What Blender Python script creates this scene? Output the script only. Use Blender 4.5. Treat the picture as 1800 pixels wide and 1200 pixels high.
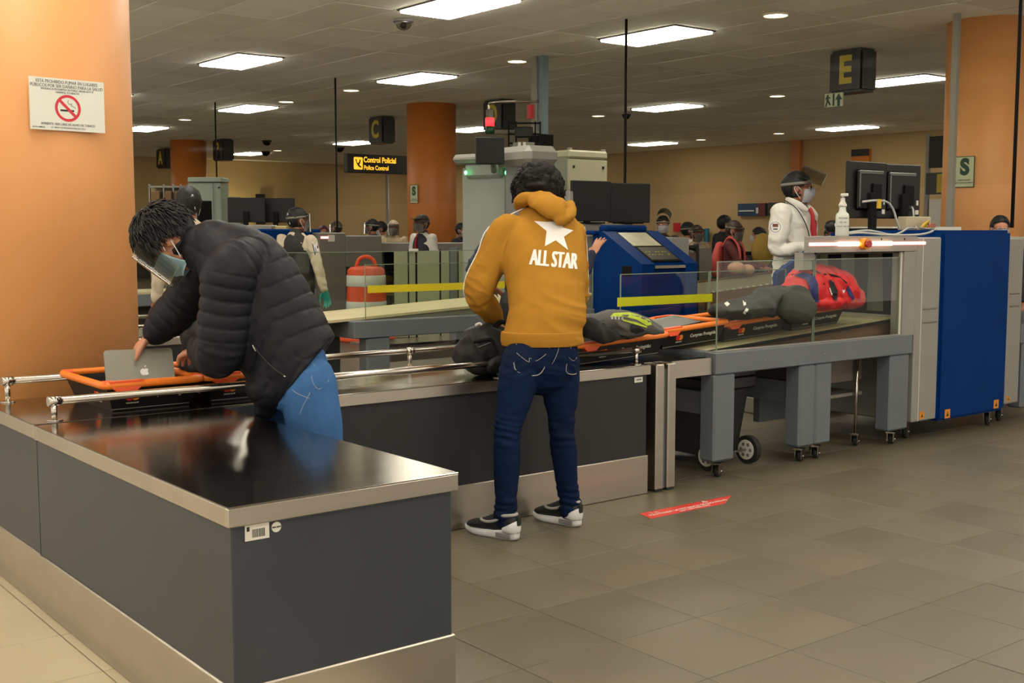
import bpy, bmesh, math, random
from mathutils import Vector, Matrix, noise
from mathutils.bvhtree import BVHTree
random.seed(7)
for o in list(bpy.data.objects): bpy.data.objects.remove(o, do_unlink=True)
SC = bpy.context.scene
COL = SC.collection
V = Vector
# ------------------------------------------------------------------ camera, world, exposure
EYE = 1.40
PITCH = math.radians(5.37); AZ = math.radians(51.8); FPX = 2075.0
cam_d = bpy.data.cameras.new('camera'); cam = bpy.data.objects.new('camera', cam_d); COL.objects.link(cam)
cam_d.sensor_width = 36; cam_d.lens = 36*FPX/1800; cam_d.clip_start = .05; cam_d.clip_end = 200
cam.location = (0, 0, EYE); cam.rotation_euler = (math.radians(90)-PITCH, 0, AZ-math.radians(90))
SC.camera = cam
FW = V((math.cos(AZ), math.sin(AZ), 0)); RT = V((math.sin(AZ), -math.cos(AZ), 0)); UPV = V((0, 0, 1))
CF = FW*math.cos(PITCH)-UPV*math.sin(PITCH); CU = UPV*math.cos(PITCH)+FW*math.sin(PITCH)
def ray(px, py): return CF*FPX+RT*(px-900)-CU*(py-600)
def at(px, py, d):
    r = ray(px, py); return V((0, 0, EYE))+r*(d/r.dot(FW))
def onz(px, py, z):
    r = ray(px, py); return V((0, 0, EYE))+r*((z-EYE)/r.z)
def onpl(px, py, ax, v):
    r = ray(px, py); return V((0, 0, EYE))+r*(v/r[ax])
w = bpy.data.worlds.new('world'); SC.world = w; w.use_nodes = True
w.node_tree.nodes['Background'].inputs[0].default_value = (1.0, .89, .76, 1)
w.node_tree.nodes['Background'].inputs[1].default_value = 1.1
SC.view_settings.view_transform = 'Standard'; SC.view_settings.look = 'None'
SC.view_settings.exposure = 0.42; SC.view_settings.gamma = 1; SC.view_settings.use_curve_mapping = False
LAMP = 13.6
# ------------------------------------------------------------------ materials
def C(r, g, b, k=1.0):
    f = lambda c: ((c/255+.055)/1.055)**2.4 if c/255 > .04045 else c/255/12.92
    return (min(1, f(r)*k), min(1, f(g)*k), min(1, f(b)*k))
MATS = {}
ALB = .80          # overall surface reflectance
def mat(name, col, rough=.5, metal=0, var=0, vs=8, bump=0, bs=60, stretch=None, emit=0, ecol=None, spec=.5, coat=0):
    if name in MATS: return MATS[name]
    if not emit and not name.startswith('ceiling_tile'): col = tuple(c*ALB for c in col)
    m = bpy.data.materials.new(name); m.use_nodes = True; nt = m.node_tree; b = nt.nodes['Principled BSDF']
    b.inputs['Base Color'].default_value = (*col, 1); b.inputs['Roughness'].default_value = rough
    b.inputs['Metallic'].default_value = metal; b.inputs['Specular IOR Level'].default_value = spec
    if coat: b.inputs['Coat Weight'].default_value = coat; b.inputs['Coat Roughness'].default_value = .15
    if emit:
        b.inputs['Emission Color'].default_value = (*(ecol or col), 1); b.inputs['Emission Strength'].default_value = emit
    if var or bump:
        tc = nt.nodes.new('ShaderNodeTexCoord'); mp = nt.nodes.new('ShaderNodeMapping')
        if stretch: mp.inputs['Scale'].default_value = stretch
        nt.links.new(tc.outputs['Object'], mp.inputs[0])
    if var:
        n = nt.nodes.new('ShaderNodeTexNoise'); n.inputs['Scale'].default_value = vs; n.inputs['Detail'].default_value = 5
        nt.links.new(mp.outputs[0], n.inputs[0])
        r = nt.nodes.new('ShaderNodeMapRange'); r.inputs[1].default_value = .3; r.inputs[2].default_value = .7
        r.inputs[3].default_value = 1-var; r.inputs[4].default_value = 1+var
        nt.links.new(n.outputs[0], r.inputs[0])
        mx = nt.nodes.new('ShaderNodeMix'); mx.data_type = 'RGBA'; mx.blend_type = 'MULTIPLY'; mx.inputs[0].default_value = 1
        mx.inputs[6].default_value = (*col, 1); nt.links.new(r.outputs[0], mx.inputs[7])
        nt.links.new(mx.outputs[2], b.inputs['Base Color'])
        r2 = nt.nodes.new('ShaderNodeMapRange'); r2.inputs[3].default_value = max(.03, rough*(1-var)); r2.inputs[4].default_value = min(1, rough*(1+var))
        nt.links.new(n.outputs[0], r2.inputs[0]); nt.links.new(r2.outputs[0], b.inputs['Roughness'])
    if bump:
        n = nt.nodes.new('ShaderNodeTexNoise'); n.inputs['Scale'].default_value = bs; n.inputs['Detail'].default_value = 4
        nt.links.new(mp.outputs[0], n.inputs[0]); bp = nt.nodes.new('ShaderNodeBump'); bp.inputs['Strength'].default_value = bump
        bp.inputs['Distance'].default_value = .01; nt.links.new(n.outputs[0], bp.inputs['Height']); nt.links.new(bp.outputs[0], b.inputs['Normal'])
    MATS[name] = m; return m
def glass(name, tint=(1, 1, 1), k=1.0, r=.02):
    m = bpy.data.materials.new(name); m.use_nodes = True; nt = m.node_tree; nt.nodes.clear()
    out = nt.nodes.new('ShaderNodeOutputMaterial'); mx = nt.nodes.new('ShaderNodeMixShader')
    t = nt.nodes.new('ShaderNodeBsdfTransparent'); t.inputs[0].default_value = (*tint, 1)
    g = nt.nodes.new('ShaderNodeBsdfGlossy'); g.inputs['Roughness'].default_value = r
    f = nt.nodes.new('ShaderNodeLayerWeight'); f.inputs[0].default_value = .5
    pw = nt.nodes.new('ShaderNodeMath'); pw.operation = 'POWER'; pw.inputs[1].default_value = 4
    mu = nt.nodes.new('ShaderNodeMath'); mu.operation = 'MULTIPLY_ADD'; mu.inputs[1].default_value = .8*k; mu.inputs[2].default_value = .035*k
    nt.links.new(f.outputs['Facing'], pw.inputs[0]); nt.links.new(pw.outputs[0], mu.inputs[0]); nt.links.new(mu.outputs[0], mx.inputs[0])
    nt.links.new(t.outputs[0], mx.inputs[1]); nt.links.new(g.outputs[0], mx.inputs[2]); nt.links.new(mx.outputs[0], out.inputs[0])
    MATS[name] = m; return m
STEEL = mat('brushed_steel', (.56, .51, .44), .34, 1, .05, 1.2, .02, 60, (1, 6, 14))
TOP = mat('polished_steel_top', (.33, .31, .28), .15, 1, .12, 1.6, .012, 30, (1, 5, 1))
CHROME = mat('chrome_tube', (.62, .58, .52), .2, 1, .12, 6)
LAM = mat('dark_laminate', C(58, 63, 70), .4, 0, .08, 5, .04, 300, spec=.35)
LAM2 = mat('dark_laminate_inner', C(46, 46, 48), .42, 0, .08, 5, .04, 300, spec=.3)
FRAME = mat('blue_grey_paint', C(104, 111, 116), .45, 0, .05, 4, .03, 400)
GREYP = mat('light_grey_paint', C(146, 144, 136), .42, 0, .05, 4)
GREYD = mat('mid_grey_paint', C(120, 118, 108), .45, 0, .06, 4)
BLUE = mat('blue_enamel', C(0, 50, 114), .5, 0, .06, 5, spec=.06)
BLACK = mat('black_plastic', C(18, 17, 18), .45, 0, .1, 6, spec=.3)
BLACKM = mat('black_matte', C(15, 14, 14), .8, spec=.2)
RUBBER = mat('rubber', C(28, 27, 26), .75, 0, .1, 10)
SCREEN = mat('dark_screen', C(8, 7, 8), .35, spec=.25)
WHITEP = mat('white_plastic', C(226, 224, 214), .4)
CREAM = mat('cream_belt', C(196, 186, 148), .6, 0, .06, 4)
BROWNP = mat('brown_side_panel', C(110, 78, 52), .6, 0, .08, 5)
ORANGE = mat('orange_tray_rim', C(246, 128, 26), .45, 0, .06, 8)
ORED = mat('orange_red_grip', C(248, 92, 40), .45, 0, .05, 8)
TRAYB = mat('black_tray_body', C(22, 20, 21), .4, 0, .1, 6, spec=.3)
COLOR = mat('orange_column_paint', C(226, 160, 98), .5, 0, .05, 2, .12, 220)
COLOR2 = mat('far_orange_column_paint', C(200, 118, 46), .5, 0, .05, 2, .1, 200)
WALL = mat('tan_wall_paint', C(196, 166, 116), .8, 0, .04, .6)
GREEN_S = mat('dark_green_print', C(12, 62, 44), .5)
WHITE_S = mat('sign_white', C(222, 224, 214), .45)
CREAM_S = mat('sign_pale_green', C(196, 204, 172), .5)
YEL_S = mat('sign_yellow_print', C(190, 170, 40), .5)
YEL_E = mat('sign_lit_yellow', C(255, 190, 40), .5, emit=.9, ecol=C(255, 190, 50))
RED = mat('red_print', C(206, 28, 46), .45)
REDF = mat('red_floor_vinyl', C(232, 62, 52), .4)
YTAPE = mat('yellow_tape', C(222, 202, 18), .5, 0, .05, 8)
LTAPE = mat('lime_tape', C(196, 204, 20), .5, 0, .05, 8)
MC_R = mat('logo_red', C(222, 32, 30), .45); MC_O = mat('logo_orange', C(244, 142, 30), .45); MC_M = mat('logo_overlap', C(236, 88, 28), .45)
INK = mat('black_ink', C(24, 24, 24), .6)
SKIN = mat('skin_tan', C(196, 136, 104), .5, 0, .08, 20, .05, 200)
SKIN2 = mat('skin_brown', C(158, 100, 72), .5, 0, .08, 20, .05, 200)
HAIR = mat('black_hair', C(15, 13, 14), .55, 0, .35, 60, .3, 160, spec=.35)
HAIRC = mat('curly_hair', C(20, 17, 15), .7, 0, .4, 40, .5, 90, spec=.2)
GLASS = glass('clear_glass', (.955, .975, .94), .5)
GLASSG = glass('green_tinted_glass', (.955, .975, .93), .5)
SHIELD = glass('face_shield_plastic', (.70, .68, .64), 2.5, .15)
PANEG = glass('partition_glass', (.97, .97, .94), .012)
EDGE = mat('glass_edge', C(120, 140, 116), .2)
MASKW = mat('white_mask', C(232, 234, 240), .7, 0, .04, 20, .1, 200)
MASKB = mat('blue_mask', C(200, 238, 250), .7, 0, .04, 20, .15, 150)
# ------------------------------------------------------------------ mesh helpers
def new(): return bmesh.new()
def box(bm, x0, x1, y0, y1, z0, z1, bev=0, M=None, seg=1):
    r = bmesh.ops.create_cube(bm, size=1)['verts']
    for v in r: v.co = V(((x0+x1)/2+v.co.x*(x1-x0), (y0+y1)/2+v.co.y*(y1-y0), (z0+z1)/2+v.co.z*(z1-z0)))
    if bev:
        es = list({e for v in r for e in v.link_edges})
        o = bmesh.ops.bevel(bm, geom=es, offset=bev, segments=seg, affect='EDGES', clamp_overlap=True)
        r = list({v for f in o['faces'] for v in f.verts}|{v for v in r if v.is_valid})
        seen = set(r); st = list(r)
        while st:
            v = st.pop()
            for e in v.link_edges:
                u = e.other_vert(v)
                if u not in seen: seen.add(u); st.append(u)
        r = list(seen)
    if M is not None:
        for v in r: v.co = M@v.co
    return r
def frame_of(t, side=None):
    t = t.normalized(); s = side if side is not None else (V((0, 0, 1)) if abs(t.z) < .9 else V((1, 0, 0)))
    s = (s-t*s.dot(t))
    if s.length < 1e-5: s = V((1, 0, 0))-t*t.x
    s.normalize(); return t, s, t.cross(s)
def cyl(bm, p0, p1, r, seg=12, r2=None, caps=True):
    p0 = V(p0); p1 = V(p1); r2 = r if r2 is None else r2; t, s, u = frame_of(p1-p0)
    A = [bm.verts.new(p0+(s*math.cos(a)+u*math.sin(a))*r) for a in [2*math.pi*i/seg for i in range(seg)]]
    B = [bm.verts.new(p1+(s*math.cos(a)+u*math.sin(a))*r2) for a in [2*math.pi*i/seg for i in range(seg)]]
    for i in range(seg):
        f = bm.faces.new((A[i], A[(i+1) % seg], B[(i+1) % seg], B[i])); f.smooth = True
    if caps: bm.faces.new(A[::-1]); bm.faces.new(B)
    return A+B
def crom(P, n):
    out = []
    for i in range(len(P)-1):
        a = P[max(0, i-1)]; b = P[i]; c = P[i+1]; d = P[min(len(P)-1, i+2)]
        for k in range(n):
            t = k/n
            out.append([.5*((2*b[j])+(-a[j]+c[j])*t+(2*a[j]-5*b[j]+4*c[j]-d[j])*t*t+(-a[j]+3*b[j]-3*c[j]+d[j])*t**3) for j in range(len(b))])
    out.append(list(P[-1])); return out
def loft(bm, P, side=None, seg=16, n=5, cap=True, closed=False, ck=1.0):
    """P: list of (x,y,z,rx[,ry]); ellipse rings swept along a smooth path"""
    P = [tuple(p[:3])+((p[3], p[3]) if len(p) == 4 else tuple(p[3:5])) for p in P]
    Q = crom(P, n); rings = []
    N = len(Q)
    for i, q in enumerate(Q):
        c = V(q[:3]); t = V(Q[min(i+1, N-1)][:3])-V(Q[max(i-1, 0)][:3])
        if t.length < 1e-7: t = V((0, 0, 1))
        t, s, u = frame_of(t, side); side = s if side is None or abs(side.dot(t)) > .95 else side
        rings.append((c, t, s, u, max(q[3], 1e-4), max(q[4], 1e-4)))
    if cap:
        c, t, s, u, a, b = rings[0]; m = min(a, b); pre = [(c-t*m*ck*math.sin(k), t, s, u, a*math.cos(k), b*math.cos(k)) for k in (1.35, .95, .5)]
        c, t, s, u, a, b = rings[-1]; m = min(a, b); post = [(c+t*m*ck*math.sin(k), t, s, u, a*math.cos(k), b*math.cos(k)) for k in (.5, .95, 1.35)]
        rings = pre+rings+post
    vr = []
    for c, t, s, u, a, b in rings:
        vr.append([bm.verts.new(c+s*math.cos(2*math.pi*k/seg)*a+u*math.sin(2*math.pi*k/seg)*b) for k in range(seg)])
    for i in range(len(vr)-1):
        for k in range(seg):
            f = bm.faces.new((vr[i][k], vr[i][(k+1) % seg], vr[i+1][(k+1) % seg], vr[i+1][k])); f.smooth = True
    if closed:
        for k in range(seg): bm.faces.new((vr[-1][k], vr[-1][(k+1) % seg], vr[0][(k+1) % seg], vr[0][k]))
    else: bm.faces.new(vr[0][::-1]); bm.faces.new(vr[-1])
    return [v for r in vr for v in r]
def tube(bm, pts, r, seg=8, n=6): return loft(bm, [(*p, r) for p in pts], seg=seg, n=n, cap=False)
def ell(bm, c, r, M=None, su=18, sv=12):
    o = bmesh.ops.create_uvsphere(bm, u_segments=su, v_segments=sv, radius=1)['verts']
    for v in o:
        v.co = V((v.co.x*r[0], v.co.y*r[1], v.co.z*r[2]))
        if M is not None: v.co = M.to_3x3()@v.co
        v.co += V(c)
    for f in {f for v in o for f in v.link_faces}: f.smooth = True
    return o
def prism(bm, pts, h, M=None, bev=0):
    """2-D polygon extruded h along local z, then placed with M"""
    A = [bm.verts.new((p[0], p[1], 0)) for p in pts]; B = [bm.verts.new((p[0], p[1], h)) for p in pts]; n = len(pts)
    bm.faces.new(A[::-1]); bm.faces.new(B)
    for i in range(n): bm.faces.new((A[i], A[(i+1) % n], B[(i+1) % n], B[i]))
    if M is not None:
        for v in A+B: v.co = M@v.co
    return A+B
def wloc(p):
    m = V((0, 0, 0))
    while p is not None: m += V(p.location); p = p.parent
    return m
def obj(name, bm, m, parent=None, smooth=None, loc=None):
    """link ONE mesh object; geometry is given in world coordinates"""
    me = bpy.data.meshes.new(name)
    if isinstance(bm, bmesh.types.BMesh):
        bmesh.ops.recalc_face_normals(bm, faces=bm.faces) if len(bm.faces) < 60000 else None
        bm.to_mesh(me); bm.free()
    else: me = bm
    if parent is not None: me.transform(Matrix.Translation(-wloc(parent))); L = V((0, 0, 0))
    else:
        if loc is None:
            xs = [v.co for v in me.vertices]
            L = V(((min(c.x for c in xs)+max(c.x for c in xs))/2, (min(c.y for c in xs)+max(c.y for c in xs))/2, min(c.z for c in xs)))
        else: L = V(loc)
        me.transform(Matrix.Translation(-L))
    if smooth is not None:
        for p in me.polygons: p.use_smooth = smooth
    me.materials.clear(); me.materials.append(m)
    o = bpy.data.objects.new(name, me); COL.objects.link(o); o.location = L
    if parent is not None: o.parent = parent
    return o
def tag(o, label=None, cat=None, group=None, kind=None):
    if label: o['label'] = label
    if cat: o['category'] = cat
    if group: o['group'] = group
    if kind: o['kind'] = kind
    return o
def thing(name, label, cat, loc, group=None):
    o = bpy.data.objects.new(name, None); COL.objects.link(o); o.location = V(loc); o.empty_display_size = .1
    return tag(o, label, cat, group)
def part(name, m, parent, *shapes, **kw):
    bm = new()
    for sfn in shapes:
        if callable(sfn): sfn(bm)
        else: box(bm, *sfn)
    return obj(name, bm, m, parent, **kw)
def dup(r, off, label=None, children=True):
    c = r.copy(); COL.objects.link(c); c.location = V(r.location)+V(off)
    if label: c['label'] = label
    for ch in list(r.children):
        k = ch.copy(); COL.objects.link(k); k.parent = c
        for g in list(ch.children):
            q = g.copy(); COL.objects.link(q); q.parent = k
    return c
_txt = {}
def textmesh(s, size=1.0, ext=0.0, align='CENTER', shear=0, sx=1.0):
    cu = bpy.data.curves.new('t', 'FONT'); cu.body = s; cu.size = size; cu.align_x = align; cu.align_y = 'CENTER'; cu.extrude = ext
    cu.resolution_u = 3; cu.shear = shear
    o = bpy.data.objects.new('t', cu); COL.objects.link(o)
    me = bpy.data.meshes.new_from_object(o.evaluated_get(bpy.context.evaluated_depsgraph_get()))
    bpy.data.objects.remove(o); bpy.data.curves.remove(cu)
    if sx != 1.0: me.transform(Matrix.Diagonal((sx, 1, 1, 1)))
    return me
def basis(o, x, y):
    """matrix with local x,y axes along the given world vectors, z = x cross y, origin o"""
    x = V(x).normalized(); y = (V(y)-x*V(y).dot(x)).normalized(); z = x.cross(y)
    return Matrix(((x.x, y.x, z.x, o[0]), (x.y, y.y, z.y, o[1]), (x.z, y.z, z.z, o[2]), (0, 0, 0, 1)))
def text(s, size, M, m, parent, name='lettering', bold=0, **kw):
    me = textmesh(s, size, .0008, **kw); me.transform(M)
    o = obj(name, me, m, parent); return o
def flat(name, pts, M, m, parent, h=.0012):
    bm = new(); prism(bm, pts, h, M); return obj(name, bm, m, parent)
def circ(r, cx=0, cy=0, n=28, a0=0, a1=2*math.pi): return [(cx+r*math.cos(a0+(a1-a0)*i/n), cy+r*math.sin(a0+(a1-a0)*i/n)) for i in range(n)]
def rect(x0, x1, y0, y1): return [(x0, y0), (x1, y0), (x1, y1), (x0, y1)]
def remesh_raw(me, voxel):
    o = bpy.data.objects.new('r', me); COL.objects.link(o); md = o.modifiers.new('r', 'REMESH'); md.mode = 'VOXEL'; md.voxel_size = voxel
    r = bpy.data.meshes.new_from_object(o.evaluated_get(bpy.context.evaluated_depsgraph_get())); bpy.data.objects.remove(o); bpy.data.meshes.remove(me); return r
def remesh(bm, voxel, fn=None, smooth=2, cut=None):
    me = bpy.data.meshes.new('r'); bm.to_mesh(me); bm.free()
    if cut:      # trim the joined shape with planes (point, outward normal), leaving flat closed hems
        r0 = remesh_raw(me, voxel); me = r0
        for p, n in cut:
            b2 = bmesh.new(); b2.from_mesh(me); bmesh.ops.bisect_plane(b2, geom=b2.verts[:]+b2.edges[:]+b2.faces[:], plane_co=p, plane_no=n, clear_outer=True)
            bmesh.ops.holes_fill(b2, edges=[e for e in b2.edges if e.is_boundary], sides=0); b2.to_mesh(me); b2.free()
    o = bpy.data.objects.new('r', me); COL.objects.link(o)
    md = o.modifiers.new('r', 'REMESH'); md.mode = 'VOXEL'; md.voxel_size = voxel; md.use_smooth_shade = True
    if smooth: sm = o.modifiers.new('s', 'SMOOTH'); sm.iterations = smooth; sm.factor = .5
    r = bpy.data.meshes.new_from_object(o.evaluated_get(bpy.context.evaluated_depsgraph_get()))
    bpy.data.objects.remove(o); bpy.data.meshes.remove(me)
    if fn:
        ns = [v.normal.copy() for v in r.vertices]
        for v, n in zip(r.vertices, ns): v.co += n*fn(v.co, n)
    r.update(); return r
def nz(p, f, s=0): return noise.noise(V((p[0]*f+s, p[1]*f, p[2]*f)))
def bvh_of(o):
    me = o.data; M = Matrix.Translation(wloc(o)); return BVHTree.FromPolygons([M@v.co for v in me.vertices], [tuple(p.vertices) for p in me.polygons])
def decal(name, me, M, target, direction, m, parent, off=.0015, cuts=0, base=.5):
    """print a flat 2-D mesh onto the curved surface of target"""
    if not isinstance(me, bpy.types.Mesh):
        bm = new(); f = bm.faces.new([bm.verts.new((p[0], p[1], 0)) for p in me])
    else: bm = new(); bm.from_mesh(me)
    bmesh.ops.triangulate(bm, faces=bm.faces)
    for _ in range(6):
        L = [e for e in bm.edges if e.calc_length() > cuts]
        if not cuts or not L: break
        bmesh.ops.subdivide_edges(bm, edges=L, cuts=1); bmesh.ops.triangulate(bm, faces=[f for f in bm.faces if len(f.verts) > 3])
    t = bvh_of(target); d = V(direction).normalized()
    for v in bm.verts:
        p = M@v.co; hit, n, i, ds = t.ray_cast(p-d*base, d, 2)
        if hit is None: hit, n, i, ds = t.find_nearest(p)
        v.co = hit-d*off
    o = obj(name, bm, m, parent); return o
# ------------------------------------------------------------------ the setting
CZ = 3.54
def vis(p, m=30):
    q = V(p)-V((0, 0, EYE)); z = q.dot(CF)
    if z < .3: return False
    x = 900+FPX*q.dot(RT)/z; y = 600-FPX*q.dot(CU)/z
    return -m < x < 1800+m and -m < y < 1200+m
def struct(name, bm, m, parent=None, **kw):
    o = obj(name, bm, m, parent, **kw)
    if parent is None: o['kind'] = 'structure'
    return o
GROUT = mat('floor_grout', C(62, 54, 42), .85)
TILE = mat('brown_stone_tile', C(102, 94, 76), .42, 0, .1, 2.5, .04, 240)
TILEV = [mat('brown_stone_tile_%s' % n, C(104*k, 96*k, 78*k), .4, 0, .1, 2.5, .04, 240) for n, k in (('dark', .965), ('mid', 1.0), ('light', 1.03))]
TILEB = mat('beige_floor_tile', C(190, 178, 148), .3, 0, .05, 3)
bm = new(); box(bm, -5, 23.3, -5, 34.2, -.12, -.006); floor = struct('floor', bm, GROUT)
FX, FY, FX0, FY0 = .4065, .4265, 2.704, 2.868
cells = []
for i in range(-2, 50):
    for j in range(-18, 74):
        x0 = FX0+i*FX; y0 = FY0+j*FY
        if x0 > 23 or y0 > 34: continue
        c = (x0+FX/2, y0+FY/2)
        cells.append((not vis((*c, 0), 60), c[0]*c[0]+c[1]*c[1], c))
cells.sort()
def hidden_floor(c):                       # under the long counter or behind the near one
    return (c[0] < 4.3 and 4.5 < c[1] < 5.1)
rest = new(); protos = {}; n = 0
for inv, d, c in cells:
    if n < 300 and not inv and not hidden_floor(c):
        k = random.randrange(3)
        if k not in protos:
            b = new(); g = .0014
            box(b, -FX/2+g, FX/2-g, -FY/2+g, FY/2-g, -.012, 0, .0012)
            me = bpy.data.meshes.new('tile'); b.to_mesh(me); b.free(); me.materials.append(TILEV[k]); protos[k] = me
        o = bpy.data.objects.new('tile', protos[k]); COL.objects.link(o); o.parent = floor
        o.location = V((c[0], c[1], 0))-wloc(floor); n += 1
    else:
        g = .0014
        vs = [rest.verts.new((c[0]+sx*(FX/2-g), c[1]+sy*(FY/2-g), 0)) for sx, sy in ((-1, -1), (1, -1), (1, 1), (-1, 1))]; rest.faces.new(vs)
o = obj('floor_tiles', rest, TILE, floor); o['kind'] = 'stuff'
far_b = new()
for i in range(7):
    for j in range(-18, 66):
        w_ = .81; x1 = 1.2325-i*w_ if i else 1.2325
        bb = new(); box(bb, x1-w_+.004, x1, 4.105+j*.4265+.0015, 4.105+(j+1)*.4265-.0015, -.012, 0, .0012)
        if vis((x1-.1, 4.3+j*.4265, 0), 60): obj('beige_tile', bb, TILEB, floor)
        else:
            bb.free(); box(far_b, x1-w_+.004, x1, 4.105+j*.4265+.0015, 4.105+(j+1)*.4265-.0015, -.012, 0)
o = obj('beige_tiles', far_b, TILEB, floor); o['kind'] = 'stuff'
bb = new()
for j in range(-14, 26): box(bb, 1.2365, 1.885, 4.105+j*.4265+.0015, 4.105+(j+1)*.4265-.0015, -.012, 0, .0012)
obj('beige_tile_strip', bb, TILEB, floor)

# ceiling: slab with a recessed grid, tiles hanging below it
CGRID = mat('ceiling_grid', C(44, 36, 26), .8)
CT = [mat('ceiling_tile_%s' % n, C(min(255, 251*k), 248*k, 240*k), .85, 0, .04, 3, .12, 120) for n, k in (('dark', .955), ('mid', .985), ('light', 1.01))]
bm = new(); box(bm, -5, 23.3, -5, 34.2, CZ+.012, CZ+.15); ceil_o = struct('ceiling', bm, CGRID)
KX, KY, KX0, KY0 = .6625, 1.2, 4.385, 8.75
PANELS = [(6.40, 8.75), (6.40, 13.5), (9.13, 8.85), (9.10, 13.55), (9.05, 18.8), (9.15, 23.9), (14.65, 9.45), (14.68, 14.1), (14.70, 19.8), (14.72, 24.7), (14.5, 30.0),
          (20.62, 14.7), (20.62, 20.4), (20.62, 9.2), (20.6, 26.0), (20.6, 31.0), (1.0, 6.3), (-1.7, 6.3), (3.7, 6.3), (-1.7, 1.6), (1.0, 1.6), (3.7, 1.6), (6.4, 1.6), (9.1, 29.5), (3.7, 23.0), (3.7, 29.0), (6.4, 18.6), (14.65, 4.9), (9.13, 4.05), (6.4, 4.0), (3.7, 8.75), (3.7, 4.0), (1.0, 4.0), (1.0, 8.75), (3.7, 13.5),  # later ones are unseen, several added to brighten near column and back wall
          (1.0, -.7), (3.7, -.7), (6.4, -.7), (9.13, -.7), (-1.7, 4.0), (-1.7, -.7), (-1.7, 8.75), (12.0, -.7), (14.65, 0)]
def clash(c):
    return any(px-.34 < c[0] < px+.94 and py-.62 < c[1] < py+1.82 for px, py in PANELS)
cells = []
for i in range(-14, 29):
    for j in range(-11, 22):
        c = (KX0+(i+.5)*KX, KY0+(j+.5)*KY)
        if c[0] > 23 or c[1] > 33.6: continue
        cells.append((not vis((*c, CZ), 80), c[0]*c[0]+c[1]*c[1], c))
cells.sort(); rest = new(); protos = {}; n = 0; g = .006
for inv, d, c in cells:
    if n < 290 and not inv:
        k = random.randrange(3)
        if k not in protos:
            b = new(); box(b, -KX/2+g, KX/2-g, -KY/2+g, KY/2-g, 0, .016, .003)
            me = bpy.data.meshes.new('ceiling_tile'); b.to_mesh(me); b.free(); me.materials.append(CT[k]); protos[k] = me
        o = bpy.data.objects.new('ceiling_tile', protos[k]); COL.objects.link(o); o.parent = ceil_o; o.location = V((c[0], c[1], CZ+random.uniform(-.001, .002)))-wloc(ceil_o); n += 1
    else:
        vs = [rest.verts.new((c[0]+sx*(KX/2-g), c[1]+sy*(KY/2-g), CZ)) for sx, sy in ((-1, -1), (-1, 1), (1, 1), (1, -1))]; rest.faces.new(vs)
o = obj('ceiling_tiles', rest, CT[1], ceil_o); o['kind'] = 'stuff'
bm = new(); box(bm, -5, 23.3, 34.0, 34.2, 0, CZ+.02); struct('wall_back', bm, WALL)
bm = new(); box(bm, 23.0, 23.3, -5, 34.0, 0, CZ+.02); struct('wall_right', bm, WALL)

# ceiling lamps
EM = mat('lamp_diffuser', (1, .95, .82), .5, emit=LAMP, ecol=(1.0, .93, .79))
LOUV = mat('lamp_louver', C(240, 232, 206), .4)
LFR = mat('lamp_frame', C(60, 52, 40), .5)
W_, L_ = .60, 1.16
def lamp_proto(x, y, label):
    t = thing('ceiling_light', label, 'ceiling light', (x+W_/2, y+L_/2, CZ-.012), 'fluorescent panels in the tiled ceiling')
    def fr(bm):
        a = .018
        for X0, X1, Y0, Y1 in ((x-a, x, y-a, y+L_+a), (x+W_, x+W_+a, y-a, y+L_+a), (x, x+W_, y-a, y), (x, x+W_, y+L_, y+L_+a)): box(bm, X0, X1, Y0, Y1, CZ-.012, CZ+.004)
    part('frame', LFR, t, fr); part('diffuser', EM, t, lambda b: box(b, x+.006, x+W_-.006, y+.006, y+L_-.006, CZ-.034, CZ+.003, .006))  # diffuser bulges below the frame, shaped to spill light onto the ceiling
    def lv(bm):
        for i in range(1, 3): box(bm, x+W_*i/3-.006, x+W_*i/3+.006, y, y+L_, CZ-.038, CZ-.033)
        for i in range(1, 6): box(bm, x, x+W_, y+L_*i/6-.006, y+L_*i/6+.006, CZ-.038, CZ-.0335)
    part('louver', LOUV, t, lv)
    return t
PL = {0: 'big fluorescent ceiling panel cut by the top edge of the photo, nearest of all', 1: 'fluorescent panel above the bending man in black, left of the smoke detector', 2: 'fluorescent ceiling panel crossed by the thin dark rod, right of the top middle',
      3: 'fluorescent panel between the letter C sign and the tall grey pole, high up', 4: 'fluorescent panel just right of the thin rod above the letter B sign', 5: 'fluorescent panel half hidden behind the near orange column',
      6: 'fluorescent panel running behind the orange column on the right, beside letter E sign', 7: 'fluorescent panel just right of the thin dark rod, second one down it', 8: 'fluorescent panel touching the far orange column and the letter D sign', 9: 'fluorescent panel just below and left of the letter C sign',
      10: 'small far fluorescent panel right of the letter B sign', 11: 'far fluorescent panel below the letter E sign', 12: 'far small fluorescent panel crossed by the thin dark rod above the monitors'}
lp = lamp_proto(PANELS[0][0], PANELS[0][1], PL[0])
for i, (x, y) in enumerate(PANELS[1:], 1):
    c = dup(lp, (x-PANELS[0][0], y-PANELS[0][1], 0), PL.get(i, 'unseen fluorescent ceiling panel added to light the hall'))
DL = [(9.50, 7.82), (9.47, 11.93), (9.41, 15.94), (9.38, 18.0), (9.34, 22.1), (15.11, 16.59), (15.14, 12.4), (20.96, 17.1), (20.95, 19.4), (14.83, 29.0)]
DN = ['large round downlight at the top right, nearest of the round lamps', 'round downlight left of the tall grey pole top', 'round downlight beside the thin rod left of the middle', 'dim round downlight above the letter B sign, farther right', 'small round downlight above the far left orange column',
      'round downlight between the grey pole and the long dark rod', 'round downlight left of the letter E sign', 'small far downlight left of the long panel below letter E', 'small far downlight right of the long dark rod, low', 'tiny far downlight left of the police sign']
EMD = mat('downlight_disc', (1, .95, .85), .5, emit=LAMP*.8, ecol=(1.0, .88, .66))
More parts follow.
